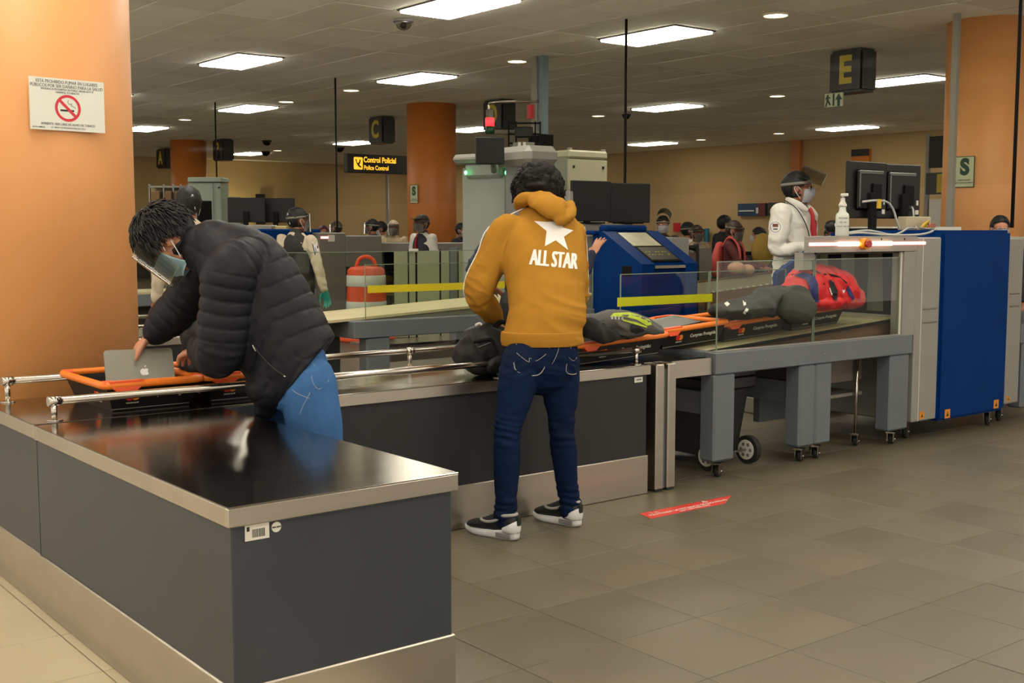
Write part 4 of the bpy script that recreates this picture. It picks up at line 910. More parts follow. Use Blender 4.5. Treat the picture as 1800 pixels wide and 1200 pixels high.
for px, d, l in ((434, 16.4, 'left one of two far monitors behind the back of the bending man'), (486, 16.6, 'right one of two far monitors behind the back of the bending man')):
    p = at(px, 390, d); monitor(p.x, p.y, 1.42, .52, .34, AZ-math.pi/2, l, rise=.09, det=False)
p = at(457, 350, 17.2); tag(part('small_notice', SBLK, None, (onpl(449, 345, 1, 33.9).x, onpl(465, 345, 1, 33.9).x, 33.86, 33.9, 1.6, onpl(457, 341, 1, 33.9).z)), 'small black notice behind the two far monitors', 'sign')
t = thing('desk_clutter', 'small pale devices on the far blue console by two monitors', 'device', at(470, 402, 16)); part('case', GREYP, t, lambda b: [box(b, -.2, .2, -.02, .05, 0, .12, .01, basis(at(462, 402, 16.1), RT, (0, 0, 1)))]); part('case', mat('cream_plastic', C(196, 180, 120), .5), t, lambda b: [box(b, -.1, .12, -.02, .04, 0, .12, .01, basis(at(492, 402, 16.1), RT, (0, 0, 1)))])
# tall cabinet, shelf unit and lit nook on the far left
t = thing('tall_cabinet', 'tall pale green cabinet at the far left behind the seated guard', 'cabinet', at(362, 600, 20))
CG = mat('cabinet_green_grey', C(158, 174, 158), .5, 0, .04, 3)
def fbox(b, px0, px1, d, z0, z1, depth, bev=.01): p = at(px0, 405, d); q = at(px1, 405, d); box(b, 0, (q-p).length, z0, z1, -depth, 0, bev, basis((p.x, p.y, 0), RT, (0, 0, 1)))
part('carcass', CG, t, lambda b: fbox(b, 333, 391, 20, 0, 2.20, .5)); part('lid', CG, t, lambda b: fbox(b, 332, 392, 19.97, 2.21, 2.29, .52)); part('lock', BLACK, t, lambda b: fbox(b, 385, 388, 19.96, 2.1, 2.13, .02, 0))
part('door_seam', GREYD, t, lambda b: fbox(b, 375.5, 376.2, 19.98, .1, 2.2, .01, 0))
t = thing('storage_shelf', 'open shelf unit with boxes at the far left behind the near column edge', 'shelf', at(300, 600, 20.4))
SH = mat('shelf_olive', C(128, 118, 76), .6, 0, .15, 3)
part('back', SH, t, lambda b: fbox(b, 263, 334, 20.5, 0, 2.14, .04))
for px in (263, 288, 305, 318, 331): part('upright', GREYP, t, lambda b: fbox(b, px, px+2.5, 20.1, 0, 2.18, .05, 0))
for z in (1.3, 1.75, 2.12): part('shelf_board', GREYP, t, lambda b: fbox(b, 263, 334, 20.1, z, z+.03, .4, 0))
for px, w_, z in ((268, 14, 1.78), (291, 12, 1.78), (308, 9, 1.78), (268, 16, 1.33), (292, 12, 1.33)): part('storage_box', mat('carton_brown', C(122, 92, 56), .7, 0, .1, 4), t, lambda b: fbox(b, px, px+w_, 20.0, z, z+.28, .3))
p = at(268, 326, 20.1)
facing_box('dark_monitor_back', 347, 372, 18.5, 0, 1.86, .05, BLACKM, None)
o = bpy.data.objects['dark_monitor_back']; o.name = 'screen_back'; tag(o, 'tall dark screen panel in front of the far pale green cabinet', 'screen')
t = thing('display_nook', 'lit greenish shelf nook on the far wall behind the monitors', 'shelf', at(418, 600, 22))
part('lit_back', mat('nook_lit_panel', C(200, 206, 90), .5, emit=.35, ecol=C(210, 214, 96)), t, lambda b: fbox(b, 394, 421, 22, 1.62, 2.0, .03, 0)); part('shelf_board', GREYD, t, lambda b: fbox(b, 392, 424, 21.9, 1.28, 1.6, .3, 0))
part('nook_bars', GREYD, t, lambda b: [fbox(b, 394, 423, 21.85, z, z+.015, .02, 0) for z in (1.83, 2.0)]); part('leg', GREYD, t, lambda b: fbox(b, 398, 402, 22, 0, 1.28, .1, 0)); part('leg', GREYD, t, lambda b: fbox(b, 416, 420, 22, 0, 1.28, .1, 0))
# wall lamp that throws a cone on the back wall
lp_ = at(372, 330, 31); ld = bpy.data.lights.new('wall_lamp_light', 'SPOT'); ld.energy = 60; ld.color = (1, .9, .55); ld.spot_size = math.radians(100); ld.spot_blend = .3; ld.shadow_soft_size = .1
lo = bpy.data.objects.new('spot_lamp', ld); COL.objects.link(lo); lo.location = (onpl(396, 380, 1, 33.5).x, 33.3, 1.45); lo.rotation_euler = (math.radians(125), 0, math.radians(-20)); tag(lo, 'lamp lighting the far wall beside the pale green cabinet', 'lamp')
# grey frames and dividers around the barrel
t = thing('inspection_table', 'grey framed table with dark niche behind the traffic drum', 'table', at(720, 600, 17))
part('top_beam', GREYD, t, lambda b: fbox(b, 627, 822, 17, 1.09, 1.225, .6)); 
for px in (627, 660, 786): part('leg', GREYD, t, lambda b: fbox(b, px, px+11, 17.0, 0, 1.09, .5))
part('niche', BLACKM, t, lambda b: fbox(b, 640, 700, 17.3, .8, 1.08, .3)); part('lower_shelf', mat('olive_shelf', C(120, 112, 76), .6), t, lambda b: fbox(b, 640, 780, 17.2, .45, .50, .5))
gp = thing('glass_divider', 'pale green glass panels with dark posts right of the traffic drum', 'divider', at(745, 600, 14.4))
GP = mat('frosted_green_glass', C(160, 166, 134), .35, 0, .08, 1.5)
for a, b_ in ((692, 716), (718.5, 729.5), (733, 772), (775, 789), (806, 818)): part('glass_panel', GP, gp, lambda b: fbox(b, a, b_, 14.4, .1, 1.15, .012, .002))
for a in (716.3, 729.8, 772.3): part('post', BLACKM, gp, lambda b: fbox(b, a, a+2.2, 14.4, 0, 1.17, .03, 0))
part('clamp', WHITEP, gp, lambda b: fbox(b, 718, 735, 14.35, 1.14, 1.18, .02, .004)); part('end_post', FRAME, gp, lambda b: fbox(b, 790, 804, 14.4, 0, 1.2, .1))
# lane C belt table at far left
t = thing('scanner_infeed_table', 'far belt table seen between the orange column and the bending man', 'conveyor', at(300, 560, 12.7))
p = at(225, 520, 12.2); y0 = p.y-.9
for nm, px0, px1, z0, z1, mm, dd in (('belt', 236, 470, .735, .76, CREAM, 0), ('front_beam', 236, 470, .62, .735, FRAME, .0)):
    part(nm, mm, t, lambda b: box(b, 4.2, 6.6, 12.0 if nm == 'front_beam' else 12.05, 12.08 if nm == 'front_beam' else 12.7, z0, z1, .004))
for x in (4.3, 6.3): part('leg', FRAME, t, (x, x+.18, 12.02, 12.14, 0, .62)); part('leg', FRAME, t, (x, x+.18, 12.55, 12.67, 0, .62))
part('niche', mat('opening_shade_brown', C(48, 36, 28), .6), t, (4.5, 5.55, 12.2, 12.25, .2, .6)); pane(t, 4.3, 6.55, 12.05, .76, 1.22, GLASSG)  # dark sheet gives the opening under the belt its shade by colour
t = thing('low_wall', 'dark waist-high cabinet run behind the far people at right', 'cabinet', (14, 14, 0))
part('panel', DK, t, lambda b: fbox(b, 1145, 1345, 19, 0, 1.02, .4)); part('cap', BLACKM, t, lambda b: fbox(b, 1145, 1345, 18.95, 1.02, 1.06, .5))
t = thing('low_wall', 'dark waist-high cabinet run behind the far people left of the orange column', 'cabinet', (14, 20, 0))
part('panel', DK, t, lambda b: fbox(b, 600, 720, 23, 0, 1.1, .4)); part('cap', BLACKM, t, lambda b: fbox(b, 600, 720, 22.95, 1.1, 1.16, .5))
# wheeled waste container under the belt table
WB = mat('container_black', C(20, 20, 21), .45, 0, .15, 5)
t = thing('wheeled_bin', 'black wheeled bin with white hubs parked under the belt table', 'bin', (5.3, 4.93, 0))
def binb(b):
    T = [(5.10, 4.66), (5.50, 4.66), (5.50, 5.22), (5.10, 5.22)]; Bt = [(5.15, 4.70), (5.43, 4.70), (5.43, 5.18), (5.15, 5.18)]
    A = [b.verts.new((x, y, .07)) for x, y in Bt]; B = [b.verts.new((x, y, .545)) for x, y in T]; b.faces.new(A[::-1]); b.faces.new(B)
    for k in range(4): b.faces.new((A[k], A[(k+1) % 4], B[(k+1) % 4], B[k]))
part('bin_body', WB, t, binb); part('lid', WB, t, lambda b: box(b, 5.08, 5.535, 4.62, 5.24, .54, .592, .02, None, 2)); part('rim_lip', WB, t, lambda b: box(b, 5.09, 5.52, 4.63, 5.23, .46, .54, .012))
part('axle', CHROME, t, lambda b: cyl(b, (5.12, 4.65, .085), (5.47, 4.65, .085), .008, 8))
for x in (5.125, 5.475):
    wl = part('wheel', RUBBER, t, lambda b: cyl(b, (x-.02, 4.65, .085), (x+.02, 4.65, .085), .085, 28))
    part('hub', WHITEP, wl, lambda b: [cyl(b, (x-.024, 4.65, .085), (x+.024, 4.65, .085), .06, 24)])
    part('hub_holes', GREYD, wl, lambda b: [cyl(b, (x-.026, 4.65+.036*math.cos(a), .085+.036*math.sin(a)), (x-.022, 4.65+.036*math.cos(a), .085+.036*math.sin(a)), .011, 8) for a in [i*math.pi/3 for i in range(6)]])
# ------------------------------------------------------------------ people
def seg3(b, P, seg=14, side=None, n=4): loft(b, P, side=side, seg=seg, n=n)
def ridge(p, s=0): return 1-2*abs(noise.noise(V(p)+V((s, s*1.7, 0))))
def head_frame(c, fwd, up):
    y = V(fwd).normalized(); z = (V(up)-y*V(up).dot(y)).normalized(); x = y.cross(z)
    return Matrix(((x.x, y.x, z.x, c[0]), (x.y, y.y, z.y, c[1]), (x.z, y.z, z.z, c[2]), (0, 0, 0, 1)))
def add_head(b, H, s=1.0, face=True):
    R = H.to_3x3()
    def e(c, r, su=24, sv=16): ell(b, H@(V(c)*s), [k*s for k in r], R, su, sv)
    e((0, -.012, .035), (.074, .094, .088)); e((0, .022, -.03), (.060, .066, .075)); e((0, .040, -.085), (.036, .038, .026))
    e((0, .03, .03), (.066, .066, .06)); e((-.074, -.008, .0), (.012, .02, .032)); e((.074, -.008, .0), (.012, .02, .032))
    if face:
        loft(b, [(*(H@(V((0, .082, .03))*s)), .009*s), (*(H@(V((0, .098, .008))*s)), .010*s), (*(H@(V((0, .108, -.018))*s)), .014*s)], seg=10)
        for sx in (-1, 1):
            loft(b, [(*(H@(V((sx*.012, .086, .034))*s)), .008*s), (*(H@(V((sx*.045, .074, .034))*s)), .007*s)], seg=8)
            e((sx*.04, .055, -.012), (.024, .026, .022))
        e((0, .088, -.052), (.022, .012, .010))
def hand(b, wr, d, up, s=1.0, curl=.5, spread=.12, thumb=1):
    """palm, four fingers and thumb; d = pointing direction, up = back of the hand"""
    H = head_frame(wr, d, up); r = lambda x, y, z: H@(V((x, y, z))*s)
    loft(b, [(*r(0, -.02, 0), .026*s, .019*s), (*r(0, .03, 0), .040*s, .014*s), (*r(0, .075, 0), .041*s, .013*s), (*r(0, .09, 0), .038*s, .010*s)], side=H.to_3x3()@V((1, 0, 0)), seg=14)
    for k, (x, L) in enumerate(((-.030, .068), (-.010, .078), (.011, .072), (.031, .056))):
        P = []; a = 0; p = V((x*thumb*-1, .082, 0)); P.append((*r(*p), .0098*s)); an = -spread*x/.03*thumb*-1
        for j, f in enumerate((.42, .33, .25)):
            a += curl*(.6 if j == 0 else .8); q = V((math.sin(-an)*math.cos(a), math.cos(a), -math.sin(a))); p = p+q*L*f*1.1; P.append((*r(*p), (.0092-.001*j)*s))
        loft(b, P, seg=10, n=3)
    sx = -thumb
    loft(b, [(*r(sx*-.022, .01, -.005), .014*s), (*r(sx*-.048, .038, -.012), .0125*s), (*r(sx*-.062, .065, -.02), .011*s), (*r(sx*-.060, .088, -.028-.02*curl), .0095*s)], seg=10, n=3)
def hairmesh(H, s, m, par, thick=.014, line=.055, back=-.07, curly=0, seed=0, name='hair', locks=0, su=96, sv=64, vol=(1, 1, 1), side=.0):
    b = new(); c = V((0, -.014, .032)); VS = ell(b, (0, 0, 0), (1, 1, 1), None, su, sv)
    for v in VS:
        d = v.co.normalized(); r0 = V((d.x*.076, d.y*.097, d.z*.092)); p = c+r0
        ear = abs(p.x) > .056 and -.04 < p.y < .04 and p.z < .024
        hairy = not ear and not (p.y > .035-.0*abs(p.x) and p.z < line+.02*(1-abs(d.x))) and p.z > (back if p.y < .02 else .01-side)
        t = thick*(.7+.6*max(0, d.z)) if hairy else -.022
        if hairy:
            if curly: t += .010+curly*(abs(nz(p, 34, seed))*1.5+abs(nz(p, 75, seed+9))*.7)
            else: t += .0045*noise.noise(V((math.atan2(d.x, d.z)*9+seed, d.y*2.2, seed)))+.0022*noise.noise(V((math.atan2(d.x, d.z)*34, d.y*5, seed)))
        v.co = H@((c+V((r0.x*vol[0], r0.y*vol[1], r0.z*vol[2]))+d*t)*s)
    rn = random.Random(seed)
    for k in range(locks):
        d = V((rn.gauss(0, 1), rn.gauss(-.25, 1), abs(rn.gauss(0, 1))-.25)).normalized(); p = V((d.x*.076*vol[0], d.y*.097*vol[1], d.z*.092*vol[2]))+c+d*thick*(.6+.6*max(0, d.z))
        if (p.y > .045 and p.z < line) or p.z < back+.01 or (abs(p.x) > .056 and -.045 < p.y < .045 and p.z < .03): continue
        cr = V((0, -.35, .95)); tg = (cr-d*cr.dot(d)); tg = (-tg).normalized() if tg.length > .05 else V((1, 0, 0))
        tg = (tg+V((rn.uniform(-.35, .35), rn.uniform(-.35, .35), 0))).normalized()
        q = p+tg*.024+d*.0035; w2 = p+tg*.046+d*rn.uniform(-.010, .004)
        loft(b, [(*(H@(p*s)), .0055*s, .003*s), (*(H@(q*s)), .0048*s, .0028*s), (*(H@(w2*s)), .0010*s, .0006*s)], seg=5, n=2)
    if curly:
        for k in range(420 if curly > .01 else 0):
            d = V((rn.gauss(0, 1), rn.gauss(-.3, 1), rn.gauss(.35, 1))).normalized(); p = V((d.x*.088*vol[0], d.y*.109*vol[1], d.z*.104*vol[2]))+c+d*(curly*.9+.006)
            if (p.y > .05 and p.z < line) or p.z < back: continue
            t, u, w_ = frame_of(d); rr = rn.uniform(.006, .0105); ph = rn.uniform(0, 6)
            tube(b, [H@((p+(u*math.cos(ph+a)+w_*math.sin(ph+a))*rr+d*(.004*a-.006))*s) for a in (0, 1.2, 2.4, 3.6, 4.8)], .0026*s, 5, 2)
    return obj(name, b, m, par)
def mask_on(H, s, m, par, strap=True, col=WHITEP, name='face_mask'):
    b = new(); N = 22; Mv = 12; rows = []
    for j in range(Mv+1):
        z = .008-.105*j/Mv; row = []
        for i in range(N+1):
            a = (i/N-.5)*2.5; bulge = .028*math.exp(-(a/.55)**2)*(1-abs(j/Mv-.42)*1.1)
            rad = .078+bulge+.0015*math.sin(j*2.2) ; y = .004+rad*math.cos(a)*(1.18-.16*(j/Mv)); x = .079*math.sin(a)*(1-.30*max(0, j/Mv-.4))
            row.append(b.verts.new(H@(V((x, y+.008-.012*(j/Mv)**2, z+.012*abs(a)*0-(0 if j else .01*abs(a)-.006)))*s)))
        rows.append(row)
    for j in range(Mv):
        for i in range(N): b.faces.new((rows[j][i], rows[j][i+1], rows[j+1][i+1], rows[j+1][i])).smooth = True
    bmesh.ops.solidify(b, geom=b.faces[:], thickness=-.0025)
    o = obj(name, b, m, par)
    if strap:
        for sx in (-1, 1): part('ear_strap', MASKW, o, lambda bb: [tube(bb, [H@(V(q)*s) for q in ((sx*.078, .028, -.012), (sx*.085, .008, .012), (sx*.088, -.012, .03), (sx*.086, -.026, .005), (sx*.084, -.005, -.035), (sx*.076, .022, -.072))], .002*s, 5, 4)])
    return o
def shield_on(H, s, par, tilt=0, drop=.17, rb=.112, band=MATS['mid_grey_paint'], top=.065, name='face_shield'):
    """tilt lifts the visor about the brow"""
    T = H@Matrix.Translation(V((0, .0, top))*s)@Matrix.Rotation(tilt, 4, 'X')
    b = new(); N = 20; A = []; B = []
    for i in range(N+1):
        a = (i/N-.5)*2.9; x = math.sin(a)*.098; y = math.cos(a)*rb+.012
        A.append(b.verts.new(T@(V((x, y, .012))*s))); B.append(b.verts.new(T@(V((x*1.02, y+.008, -drop))*s)))
    for i in range(N): b.faces.new((A[i], A[i+1], B[i+1], B[i])).smooth = True
    bmesh.ops.solidify(b, geom=b.faces[:], thickness=.0012*s)
    o = obj(name, b, SHIELD, par)
    part('visor_rim', EDGE, o, lambda bb: tube(bb, [T@(V((math.sin((i/10-.5)*2.9)*.1, math.cos((i/10-.5)*2.9)*rb+.02, -drop))*s) for i in range(11)], .0014*s, 5, 2))
    part('headband', band, par, lambda bb: loft(bb, [(*(H@(V((math.sin(a)*.094, -.014+math.cos(a)*.114, top-.012-.02*(1-math.cos(a))*.5))*s)), .011*s, .0035*s) for a in [k*2*math.pi/24 for k in range(25)]], side=H.to_3x3()@V((0, 0, 1)), seg=8, n=1, cap=False))
    return o
def shoe(b, heel, toe, s=1.0, h=.095):
    d = (V(toe)-V(heel)); L = d.length; M = basis(V(heel), d, V((0, 0, 1)).cross(d.normalized()))
    P = [(.030, .074, .033, .046), (.075, .074, .036, .052), (.12, .066, .037, .044), (.165, .056, .039, .034), (.21, .050, .042, .026), (L-.045, .044, .039, .020), (L-.022, .040, .028, .014)]
    loft(b, [(*(M@V((x, 0, z))), w_, hh) for x, z, w_, hh in P], side=M.to_3x3()@V((0, 1, 0)), seg=18)
    return M, L
def sneaker(par, heel, toe, up, sole, nm='shoe'):
    b = new(); M, L = shoe(b, heel, toe); me = remesh(b, .0055, None, 2); o = obj(nm, me, up, par)
    def so(bb):
        N = 30; A = []
        def wd(x): return .034+.011*math.exp(-((x-.70*L)/(.16*L))**2)+.003*math.exp(-((x-.1*L)/.04)**2)
        for q in (0, .25, .8, 1.0):
            row = []
            for k in range(N):
                t = 2*math.pi*k/N; x = L/2-L/2*math.cos(t)*abs(math.cos(t))**-.25 if abs(math.cos(t)) > .02 else L/2; x = max(0, min(L, x))
                y = wd(x)*math.copysign(abs(math.sin(t))**.55, math.sin(t)); g = {0: .90, .25: 1.04, .8: 1.02, 1.0: .94}[q]
                ht = .052-.026*min(1, max(0, (x/L-.10)/.5)); z = q*ht+.012*max(0, (x/L-.78)/.22)**2+.006*max(0, (.1-x/L)/.1)*(1-q)
                row.append(bb.verts.new(M@V((L/2+(x-L/2)*(1.0 if q in (0, 1.0) else 1.025), y*g, z))))
            A.append(row)
        bb.faces.new(A[0][::-1]); bb.faces.new(A[-1])
        for P, Q in zip(A, A[1:]):
            for k in range(N): bb.faces.new((P[k], P[(k+1) % N], Q[(k+1) % N], Q[k])).smooth = True
    part('sole', sole, o, so)
    return o, M, L
def person(label, base, yaw, ht=1.68, skin=SKIN2, top=None, trousers=BLACKM, hair=HAIR, vest=None, arms=('down', 'down'), lean=0, mask=MASKW, shield=False, headyaw=0, headpitch=0, vox=.013, cap=None, z0=0, glove=None, curl=.5, spr=.1, hth=.007, build=1.0, sit=False, band=None, full=True, hairlong=False, sk_tilt=0):
    """a figure standing at base, facing yaw; local x right, y forward"""
    s = ht/1.70; t = thing('person', label, 'person', (base[0], base[1], z0)); M = Matrix.Translation((base[0], base[1], z0))@Matrix.Rotation(yaw, 4, 'Z')
    def P(x, y, z):
        if z > .95: k = (z-.95); y = y+k*math.sin(lean); z = .95+k*math.cos(lean)
        return M@(V((x, y, z))*s)
    bw = build
    J = dict(hip=.095*bw, sh=.175*bw)
    body = new()
    hc = P(0, .01, 1.555); R3 = M.to_3x3()@Matrix.Rotation(headyaw, 3, 'Z')@Matrix.Rotation(headpitch-lean*.4, 3, 'X'); H = head_frame(hc+R3@V((0, .01, .0)), R3@V((0, 1, 0)), R3@V((0, 0, 1)))
    add_head(body, H, s)
    loft(body, [(*P(0, -.01, 1.38), .06*s, .06*s), (*P(0, -.005, 1.45), .052*s, .054*s), (*(H@V((0, -.02, -.04))), .05*s, .055*s)], seg=14)
    loft(body, [(*P(0, 0, .93), .13*s, .09*s), (*P(0, 0, 1.15), .12*s, .085*s), (*P(0, 0, 1.33), .13*s, .09*s)], side=M.to_3x3()@V((1, 0, 0)), seg=14)
    tr = new(); tp = new(); J_arm = []
    for sx, a in ((-1, arms[0]), (1, arms[1])):
        S = (sx*J['sh'], -.01, 1.37)
        if a == 'down': E_ = (sx*(J['sh']+.055), -.02, 1.10); Wr = (sx*(J['sh']+.07), .03, .86)
        elif a == 'bent': E_ = (sx*(J['sh']+.045), -.03, 1.10); Wr = (sx*.10, .20, 1.05)
        elif a == 'up': E_ = (sx*(J['sh']+.10), .06, 1.18); Wr = (sx*(J['sh']+.02), .24, 1.30)
        elif a == 'face': E_ = (sx*(J['sh']+.06), .10, 1.15); Wr = (sx*.08, .16, 1.40)
        elif a == 'reach': E_ = (sx*(J['sh']+.03), .14, 1.14); Wr = (sx*(J['sh']-.02), .40, 1.08)
        else: E_, Wr = a
        p, q, r = P(*S), P(*E_), P(*Wr); J_arm.append((p, q, r))
        loft(body, [(*p, .045*s), (*q, .037*s), (*r, .025*s)], seg=10); d = (r-q).normalized()
        upv = V((0, 0, 1)) if abs(d.z) < .8 else M.to_3x3()@V((0, 1, 0))
        if glove: 
            g = new(); hand(g, r+d*.015, d, upv, s*1.06, .4, .1, -sx); obj('glove', remesh(g, .006, None, 1), glove, t)
        else: hand(body, r+d*.01, d, upv, s, curl, spr, -sx)
        loft(tp, [(*p, .066*s*bw), (*((p+q)/2), .058*s*bw), (*q, .052*s), (*((q+r)/2), .046*s), (*(r-d*.01), .040*s)], seg=12)
        if full:
            hp = P(sx*J['hip'], 0, .90); kn = P(sx*(J['hip']+.005), .01 if not sit else .4, .48 if not sit else .85); an = P(sx*(J['hip']+.01), -.02, .08)
            loft(body, [(*hp, .07*s), (*kn, .05*s), (*an, .035*s)], seg=10)
            loft(tr, [(*hp, .098*s*bw, .1*s), (*((hp+kn)/2), .082*s), (*kn, .066*s), (*((kn+an)/2), .062*s), (*an, .056*s)], seg=12)
            b = new(); h = P(sx*(J['hip']+.01), -.06, 0); e = P(sx*(J['hip']+.03), .20, 0); h.z = e.z = z0; shoe(b, h, e); box_ = obj('shoe', remesh(b, .012, None, 1), BLACK, t)
    obj('body', remesh(body, vox if vox < .01 else vox*.8, None, 2), skin, t)
    loft(tp, [(*P(0, 0, .86), .165*s*bw, .12*s*bw), (*P(0, 0, 1.0), .155*s*bw, .115*s*bw), (*P(0, .0, 1.18), .158*s*bw, .115*s*bw), (*P(0, -.005, 1.32), .165*s*bw, .105*s), (*P(0, -.01, 1.40), .12*s*bw, .075*s), (*P(0, -.01, 1.44), .07*s, .065*s)], side=M.to_3x3()@V((1, 0, 0)), seg=22, ck=.3)
    tpo = obj('shirt', remesh(tp, vox, lambda c, n: .005*nz(c, 9)+.011*(max(0, ridge((c.x*9+c.z*5, c.y*9-c.z*4, c.z*9), 3))-.5)+.003*nz(c, 22, 3), 3), top, t)
    if vest:
        vb = new(); loft(vb, [(*P(0, 0, .80), .178*s*bw, .132*s*bw), (*P(0, 0, 1.0), .167*s*bw, .127*s*bw), (*P(0, .0, 1.18), .168*s*bw, .127*s*bw), (*P(0, -.005, 1.32), .150*s*bw, .120*s), (*P(0, -.01, 1.40), .118*s*bw, .088*s), (*P(0, -.01, 1.43), .075*s, .07*s)], side=M.to_3x3()@V((1, 0, 0)), seg=22)
        obj('vest', remesh(vb, vox, lambda c, n: .004*nz(c, 12), 1), vest, t)
    if full:
        loft(tr, [(*P(0, 0, .82), .13*s*bw, .1*s*bw), (*P(0, 0, .98), .155*s*bw, .108*s*bw)], side=M.to_3x3()@V((1, 0, 0)), seg=18)
        obj('trousers', remesh(tr, vox, lambda c, n: .005*nz(c, 11), 1), trousers, t)
    if hair is not None: hairmesh(H, s, hair, t, thick=hth, curly=.006, seed=len(label), su=56, sv=36, back=-.10 if hairlong else -.05) if vox > .01 else hairmesh(H, s, hair, t, thick=hth, curly=.0045, seed=len(label), su=90, sv=60, back=-.10 if hairlong else -.05)
    if cap is not None:
        cb = part('cap', cap, t, lambda b: [ell(b, H@V((0, -.01, .06)), (.092*s, .112*s, .075*s), H.to_3x3()), ])
        part('peak', cap, cb, lambda b: box(b, -.06, .06, .06, .16, .07, .078, .003, H))
    for sx in (-1, 1): part('eye', WHITEP, t, lambda b: ell(b, H@(V((sx*.031, .078, .014))*s), [.011*s]*3))
    for o_ in [c for c in t.children if c.name.startswith('eye')]:
        sx = -1 if (H.inverted()@(wloc(o_)+sum((v.co for v in o_.data.vertices), V((0, 0, 0)))/len(o_.data.vertices))).x < 0 else 1
        part('iris', INK, o_, lambda b: ell(b, H@(V((sx*.031, .087, .013))*s), [.005*s]*3))
    if mask: mask_on(H, s, mask, t)
    if shield: shield_on(H, s, t, sk_tilt, band=band or MATS['mid_grey_paint'])
    return t, M, H, P, s, J_arm
YAW = lambda deg: AZ-math.pi/2-math.radians(deg)      # 0 = back to the camera side, 90 = facing the right of the photo
SHIRT = mat('white_shirt', C(224, 222, 214), .75, 0, .04, 6, .25, 26); CREAMS = mat('cream_blouse', C(206, 194, 170), .75, 0, .05, 8, .2, 30)
VESTM = mat('black_vest', C(22, 21, 23), .7, 0, .1, 8); NAVY = mat('navy_sweater', C(24, 32, 56), .8, 0, .08, 8, .2, 60)
TEAL = mat('teal_glove', C(24, 132, 122), .45); OLIVE = mat('olive_jacket', C(62, 58, 44), .8, 0, .2, 20); DKJ = mat('dark_grey_jacket', C(40, 42, 46), .75, 0, .1, 8)
BEIGE = mat('beige_coat', C(186, 166, 134), .8, 0, .08, 8); MAROON = mat('maroon_top', C(88, 30, 32), .75, 0, .1, 8); BLKT = mat('black_tshirt', C(20, 20, 24), .8); PINK = mat('pink_bag_fabric', C(214, 84, 78), .6, 0, .1, 8)
HAIRP = mat('plum_hair', C(84, 26, 48), .5, 0, .2, 30); HAIRB = mat('brown_hair', C(54, 38, 26), .5, 0, .3, 40, .2, 100); CAPG = mat('grey_cap', C(44, 40, 36), .8); TIE = mat('red_tie', C(176, 22, 34), .5, 0, .06, 30); HIJ = mat('silver_scarf', C(190, 176, 150), .5)
def put(px, d): p = at(px, 405, d); return (p.x, p.y)
def top_h(py, d, z0=0): return (1.4+(405-py)*d/2084-z0)/1.0-.005
def tie(par, P, s, m=TIE, y=.118):
    return part('tie', m, par, lambda b: [loft(b, [(*P(0, y-.02, 1.415), .016*s, .010*s), (*P(0, y+.006, 1.36), .017*s, .007*s), (*P(0, y+.014, 1.22), .028*s, .006*s), (*P(0, y+.016, 1.02), .034*s, .006*s), (*P(0, y+.01, .97), .006*s, .004*s)], side=None, seg=8, n=3, cap=False)])
def straps(t, H, s):
    part('mask_cord', MASKW, t, lambda b: [tube(b, [H@(V(q)*s) for q in ((-.082, .0, .03), (-.06, -.085, .045), (0, -.118, .05), (.06, -.085, .045), (.082, .0, .03))], .003*s, 5, 4), tube(b, [H@(V(q)*s) for q in ((0, -.122, .052), (.012, -.122, .08), (.02, -.118, .02), (.03, -.11, -.03))], .0032*s, 5, 4)])
# guard seated-height at far left, seen from behind the bending man
t, M, H, P, s, A = person('guard in cream shirt seen from behind beyond the black hair of the bending man', put(333, 9.0), YAW(-25), top_h(326, 9.0), SKIN2, CREAMS, VESTM, HAIR, mask=MASKW, headyaw=0)
straps(t, H, s)
# guard in black vest
t, M, H, P, s, A = person('guard in black vest and cream blouse with teal gloves, back to the camera', put(522, 11.4), YAW(22), top_h(363, 11.4), SKIN2, CREAMS, VESTM, HAIR, VESTM, arms=(((-.25, -.02, 1.12), (-.27, .02, .90))and'down', ((.25, -.02, 1.10), (.29, .03, .87))), shield=True, glove=TEAL, headyaw=-.5, vox=.011, build=.95)
straps(t, H, s)
sh = [c for c in t.children if c.name.startswith('shirt')][0]
pc = at(556, 433, 11.0)
decal('sleeve_patch', circ(.055, 0, 0, 20), basis(pc, RT, (0, 0, 1)), sh, FW, MASKW, t, .004, .02); decal('patch_emblem', circ(.034, 0, 0, 14), basis(pc, RT, (0, 0, 1)), sh, FW, INK, t, .006, .02)
# small far people
FAR = dict(vox=.016)
person('far person with plum-red hair and white collar low behind the grey scanner', put(568, 19.2), YAW(160), top_h(395, 19.2), SKIN2, SHIRT, VESTM, HAIRP, **FAR)
person('far person in olive camouflage jacket turned away behind the grey scanner', put(592, 18.8), YAW(-60), top_h(387, 18.8), SKIN2, OLIVE, VESTM, HAIRB, shield=True, **FAR)
person('far person in dark grey jacket with face shield, facing left', put(655, 18.2), YAW(-80), top_h(384, 18.2), SKIN2, DKJ, VESTM, HAIR, shield=True, **FAR)
person('far person half hidden behind the one in dark grey, head bowed', put(671, 19.2), YAW(-100), top_h(388, 19.2), SKIN2, BEIGE, VESTM, HAIR, headpitch=-.3, **FAR)
person('far person in beige coat with large white mask and shield, facing the camera', put(692, 18.0), YAW(185), top_h(386, 18.0), SKIN2, BEIGE, VESTM, HIJ, shield=True, **FAR)
t, M, H, P, s, A = person('far guard in grey cap, white shirt and dark vest before the orange column', put(743, 16.0), YAW(-140), top_h(376, 16.0), SKIN2, SHIRT, VESTM, HAIR, mat('dark_blue_vest', C(30, 30, 44), .7), cap=CAPG, shield=True, vox=.013); tie(t, P, s, y=.128)
